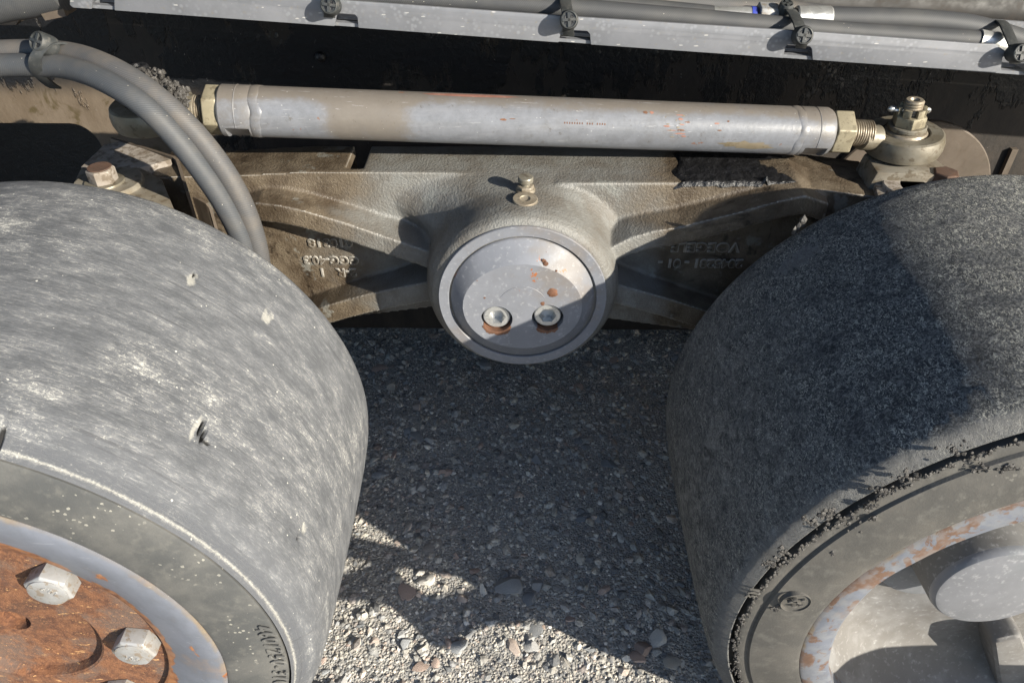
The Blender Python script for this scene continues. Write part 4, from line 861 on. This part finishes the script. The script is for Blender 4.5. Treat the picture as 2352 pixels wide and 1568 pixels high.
# ------------------------------------------------------------------ cable channel along the frame
RY = .40
chn = thing('cable_channel', (.37, RY, .52), 'long galvanised sheet metal channel with slots carrying hoses', 'cable channel')
ch_segs = [(165, 0, 26, 210, None), ]
def edge_v(u, which):     # bottom / top edge of the front wall in the photo
    return float(np.interp(u, [100, 265, 770, 1280, 1800, 2280, 2400], [14, 25, 61, 98, 134, 166, 175])) if which == 'b' else float(np.interp(u, [100, 700, 1300, 1840, 2300, 2400], [-48, -5, 38, 72, 105, 112]))
slots = [(212, 262, 0), (770, 822, 32), (1285, 1356, 70), (1801, 1866, 104), (2300, 2356, 128)]
path = [(165, edge_v(165, 't'))]
top = [(u, edge_v(u, 't')) for u in (160, 700, 1300, 1840, 2240)]+[(2285, edge_v(2290, 't')-2), (2310, 118), (2325, 122), (2420, 124), (3700, 214)]
bot = [(3700, 272), (2420, 176)]
for (a, b_, vt) in slots[::-1]:
    if a < 300: vt = -30
    bot += [(b_+1, edge_v(b_, 'b')), (b_-1, vt+9), (b_-7, vt+2), (a+8, vt-1), (a+3, vt+5), (a-2, edge_v(a, 'b'))]
bot += [(168, edge_v(168, 'b')), (160, edge_v(160, 'b')-6)]
poly = [at(u, v, y=RY) for u, v in bot+top]
V, F = prism([(p[0], RY, p[2]) for p in poly], (0, .003, 0)); mk('front_wall', *bevel(V, F, .0007, 2), M['galv'], chn)
bz = lambda u: float(at(u, edge_v(u, 'b'), y=RY)[2])
a, b_ = at(160, edge_v(160, 'b'), y=RY), at(3700, 272, y=RY)
V, F = prism([(a[0], RY+.0032, a[2]), (b_[0], RY+.0032, b_[2]), (b_[0], RY+.010, b_[2]), (a[0], RY+.010, a[2])], (0, 0, .0028)); mk('floor_lip', V, F, M['galv'], chn)
fz = lambda x: a[2]+(b_[2]-a[2])*(x-a[0])/(b_[0]-a[0])
cuts_ = [float(at(u, edge_v(u, 'b'), y=RY)[0]) for sl in slots for u in (sl[0]-6, sl[1]+6)]; xs_ = [a[0]]+cuts_+[b_[0]]
for i in range(0, len(xs_), 2):
    p_, q_ = xs_[i], xs_[i+1]; V, F = prism([(p_, RY+.0102, fz(p_)), (q_, RY+.0102, fz(q_)), (q_, RY+.0218, fz(q_)), (p_, RY+.0218, fz(p_))], (0, 0, .0028)); mk('floor_tongue', V, F, M['galv'], chn)
V, F = prism([(a[0], RY+.022, a[2]), (b_[0], RY+.022, b_[2]), (b_[0], RY+.072, b_[2]), (a[0], RY+.072, a[2])], (0, 0, .0028)); mk('floor', V, F, M['galv'], chn)
V, F = prism([(a[0], RY+.072, a[2]+.003), (b_[0], RY+.072, b_[2]+.003), (b_[0], RY+.075, b_[2]+.003), (a[0], RY+.075, a[2]+.003)], (0, 0, .024)); mk('back_wall', V, F, M['galv'], chn)
P = [at(92, 30, y=RY+.02), at(101, 22, y=RY+.02), at(145, 20, y=RY+.02), at(152, 38, y=RY+.02), at(104, 48, y=RY+.02)]; mk('end_tab', *prism(P, (0, .02, 0)), M['brown'], chn)

# hoses in the channel
def hose(name, pts, r, mat, label, group=None, cat='hose', parent_parts=()):
    P = [at(u, v, y=y) for (u, v, y) in pts]; V, F, UV = tube(P, r, 24, 160)
    t = thing(name, tuple(P[len(P)//2]), label, cat, group); mk('sheath', V, F, mat, t, 50, UV); return t, P
HG = 'hydraulic hoses in the cable channel'
hA, PA = hose('hydraulic_hose', [(-60, -70, .425), (700, -14, .425), (1176, 10, .425), (1500, 36, .425), (1900, 70, .427), (2100, 84, .428), (2243, 93, .428)], .0085, M['hose3'], 'front black hose in the channel ending in a bright ferrule', HG)
hB, PB = hose('hydraulic_hose', [(1895, 42, .450), (2000, 44, .450), (2100, 47, .450), (2200, 56, .450), (2270, 70, .450), (2352, 95, .448), (2440, 120, .446), (3000, 165, .446), (3700, 215, .446)], .0098, M['hose3'], 'black hose running right from the coupling behind the channel', HG)
hC, PC = hose('hydraulic_hose', [(900, -40, .450), (1250, -8, .450), (1400, 12, .450), (1635, 36, .450)], .0085, M['hose3'], 'black hose entering the tapered left end of the coupling', HG)
hD, PD = hose('hydraulic_hose', [(900, -75, .468), (1340, -6, .468), (1500, 4, .468), (1700, 16, .470), (1800, 24, .470), (1930, 40, .472)], .0092, M['hose2'], 'dusty rear hose with pale specks above the coupling', HG)
hE, PE = hose('hydraulic_hose', [(-120, 40, .43), (0, 8, .43), (60, -2, .43), (140, -20, .43)], .016, M['hose3'], 'thick dark hose in the top left corner', HG)
# ferrules
def lathe_between(p, q, prof, mat, parent, name, seg=32):
    d = q-p; L = np.linalg.norm(d); return mk(name, *revolve([(r_, h*L) for r_, h in prof], p, d/L, seg), mat, parent, 30)
fa, fb = at(2243, 92, y=.4275), at(2318, 108, y=.4275)
lathe_between(fa, fb, [(0, 0), (.0093, 0), (.0093, .45), (.0100, .5), (.0100, .55), (.0093, .6), (.0088, 1), (.004, 1.02), (0, 1.02)], M['steel'], hA, 'ferrule')
cpl = thing('hose_coupling', tuple(at(1770, 40, y=.45)), 'bright steel hose coupling with hex nuts and blue ring', 'hose coupling')
cp = lambda u, v: at(u, v, y=.449)
lathe_between(cp(1628, 34), cp(1722, 39), [(0, 0), (.0045, 0), (.0068, .08), (.0078, .5), (.0086, 1), (0, 1)], M['steel'], cpl, 'tapered_sleeve')
lathe_between(cp(1721, 39), cp(1733, 40), [(0, 0), (.0090, 0), (.0090, 1), (0, 1)], M['blue'], cpl, 'marking_ring')
for (a, b_, r_) in ((1738, 1782, .0132), (1785, 1809, .0122)):
    p, q = cp(a, 40), cp(b_, 42); d = q-p; V, F = ngon_prism(p, d, r_, np.linalg.norm(d), 6, .2); mk('hex_nut', *bevel(V, F, .0014, 3), M['bolt'], cpl)
lathe_between(cp(1808, 42), cp(1826, 43), [(0, 0), (.0085, 0), (.0085, 1), (0, 1)], M['black'], cpl, 'neck')
lathe_between(cp(1826, 42), cp(1906, 43), [(0, 0), (.0098, 0), (.0106, .04), (.0106, .96), (.0098, 1), (0, 1)], M['steel'], cpl, 'ferrule')
# large pipe behind
P = [at(u, v, y=.53) for u, v in ((700, -40), (1500, -6), (1900, 10), (2420, 24), (3700, 70))]; V, F, UV = tube(P, .026, 40, 60)
tag(mk('hydraulic_pipe', V, F, M['pipe'], None, 60, UV), 'thick dark brown pipe at the top right behind the hoses', 'pipe')

# ------------------------------------------------------------------ cable ties
def band_loop(c, d, up, rx, rz, w_, t_, a0=0, a1=360, n=40):
    """closed band round a bundle: plane spanned by fw and up, width along d"""
    fw = np.cross(d, up); fw /= np.linalg.norm(fw); P = []; 
    for a in np.linspace(R(a0), R(a1), n): P.append(c+fw*rx*math.cos(a)+up*rz*math.sin(a))
    return strip(P, [d]*n, w_, t_)
def tie(label, head, hy, band, group, hd=.0078, face=(-.05, -1, .35), yb=None):
    hp = at(*head, y=hy); t = thing('cable_tie', tuple(hp), label, 'cable tie', group)
    f = np.array(face, float); f /= np.linalg.norm(f); e1, e2, _ = frame(f)
    V, F = revolve([(0, -.012), (hd*.9, -.012), (hd, -.009), (hd, .001), (hd*.88, .0028), (hd*.80, .0030), (hd*.76, .0018), (0, .0018)], hp, f, 40); h = mk('head', V, F, M['black'], t, 30)
    ro_ = random.uniform(-.5, .5); e1, e2 = e1*math.cos(ro_)+e2*math.sin(ro_), e2*math.cos(ro_)-e1*math.sin(ro_)
    for (s, tt, mt) in ((e1, e2, M['black']), (e2, e1, M['black'])):
        c = hp+f*.0018; mk('latch_bar', *prism([c-s*hd*.74-tt*.0011, c+s*hd*.74-tt*.0011, c+s*hd*.74+tt*.0011, c-s*hd*.74+tt*.0011], f*.0014), mt, h)
    for k in range(4):
        a_ = R(45+90*k); c = hp+f*.0015+(e1*math.cos(a_)+e2*math.sin(a_))*hd*.42; mk('latch_recess', *prism([c+(e1*math.cos(q)+e2*math.sin(q))*hd*.2 for q in np.linspace(0, 5.5, 8)], f*.0006), M['tar'], h)
    P = np.array([at(u, v, y=y) for (u, v, y) in band]); P = spline(P, 40); N = np.array([[1, 0, -.06]]*len(P)); V, F = strip(P, N, .0098, .0018); V, F = bevel(V, F, .0005, 2, 50); mk('strap', V, F, M['black'], t, 40)
    return t
TG = 'cable ties round the channel hoses'
tie('cable tie over the left end of the channel, cut by the photo top', (757, 12), RY-.012, [(757, 40, RY-.002), (756, 12, RY-.008), (752, -16, RY-.006), (748, -40, RY+.02)], TG)
tie('cable tie at the middle slot with its head on the channel', (1307, 46), RY-.012, [(1306, 82, RY+.001), (1305, 60, RY-.006), (1303, 30, RY-.009), (1300, 12, RY+.008), (1298, -2, RY+.02), (1297, -16, RY+.04)], TG)
tie('cable tie strapped round the coupling with a looped band', (1846, 82), RY-.012, [(1838, 110, RY+.001), (1842, 96, RY-.005), (1836, 60, RY+.002), (1826, 38, RY+.022), (1816, 24, RY+.034), (1808, 20, RY+.05)], TG)
tie('rightmost cable tie beside the bright ferrule', (2344, 122), RY-.012, [(2330, 146, RY+.001), (2336, 128, RY-.004), (2326, 100, RY+.004), (2316, 76, RY+.02), (2306, 56, RY+.036), (2296, 48, RY+.05)], TG)
tie('small upright cable tie head above the coupling', (1806, 14), .440, [(1808, 30, .44), (1812, 22, .447), (1818, 20, .46)], TG, hd=.0062, face=(0, -.35, 1))

# ------------------------------------------------------------------ hoses over the left wheel
LG = 'twin hoses arching over the left wheel'
h1, P1 = hose('hydraulic_hose', [(-70, 160, .330), (0, 151, .328), (80, 150, .324), (150, 155, .316), (223, 178, .300), (300, 221, .286), (360, 270, .281), (420, 336, .280), (470, 402, .280), (510, 462, .280), (545, 528, .279), (562, 580, .277), (575, 660, .272)], .0089, M['hose'], 'nearer twilled hose arching over the pale wheel', LG)
h2, P2 = hose('hydraulic_hose', [(-70, 125, .346), (0, 119, .344), (100, 118, .340), (180, 128, .328), (260, 158, .310), (340, 207, .297), (410, 267, .291), (470, 332, .289), (520, 400, .288), (558, 470, .287), (585, 545, .285), (598, 610, .282), (605, 680, .276)], .0089, M['hose2'], 'rear dusty hose beside the nearer one over the wheel', LG)
hp = at(92, 96, y=.325)
t = tie('cable tie joining the twin hoses with its head on top', (90, 97), .318, [(160, 108, .334), (140, 100, .329), (112, 101, .320), (97, 112, .314), (84, 128, .311), (80, 146, .3115), (86, 164, .314), (98, 180, .321), (116, 195, .333), (128, 202, .341)], 'hose ties', hd=.0082, face=(-.35, -.75, .6))
# ------------------------------------------------------------------ unseen plate in front of the dark wheel, shaped to cast the gravel shadow
BY = -.10
def back(u, v):
    g = at(u, v, z=0); t = g[1]-BY; S = np.array(SUN)/-SUN.y; return np.array([g[0]+S[0]*t, BY, S[2]*t])
caster_root = thing('shadow_caster', (1.0, BY, .2), 'unseen steel plate on an arm, added to cast the shadow on the lit gravel', 'shadow_caster')
outer = [(730, 1235), (808, 1252), (900, 1276), (985, 1292), (1090, 1310), (1230, 1400), (1251, 1432), (1117, 1445), (1064, 1472), (1034, 1494), (1000, 1488), (955, 1440), (900, 1394), (850, 1386), (740, 1383)]
V, F = prism([back(*q) for q in outer], (0, .012, 0)); caster_plate = mk('shadow_plate', V, F, M['oily'], caster_root)
hole = [(916, 1314), (951, 1312), (997, 1322), (1067, 1332), (1130, 1366), (1094, 1378), (1017, 1398), (984, 1393), (944, 1365), (916, 1334)]
slot = [(700, 1290), (800, 1284), (880, 1302), (882, 1316), (840, 1326), (800, 1338), (700, 1345)]
cut(caster_plate, [prism([back(*q)-np.array([0, .01, 0]) for q in hole], (0, .04, 0)), prism([back(*q)-np.array([0, .01, 0]) for q in slot], (0, .04, 0))])
a_ = back(1150, 1350); V, F = bevel(*box(a_[0]-.01, 1.5, BY-.006, BY+.02, a_[2]-.012, a_[2]+.022), .003); mk('caster_arm', V, F, M['oily'], caster_root)
mk('caster_leg', *bevel(*box(1.46, 1.5, BY-.006, BY+.02, -.002, a_[2]-.012), .003), M['oily'], caster_root)
print('objects', len(bpy.data.objects), 'tris', sum(len(m_.polygons) for m_ in bpy.data.meshes))
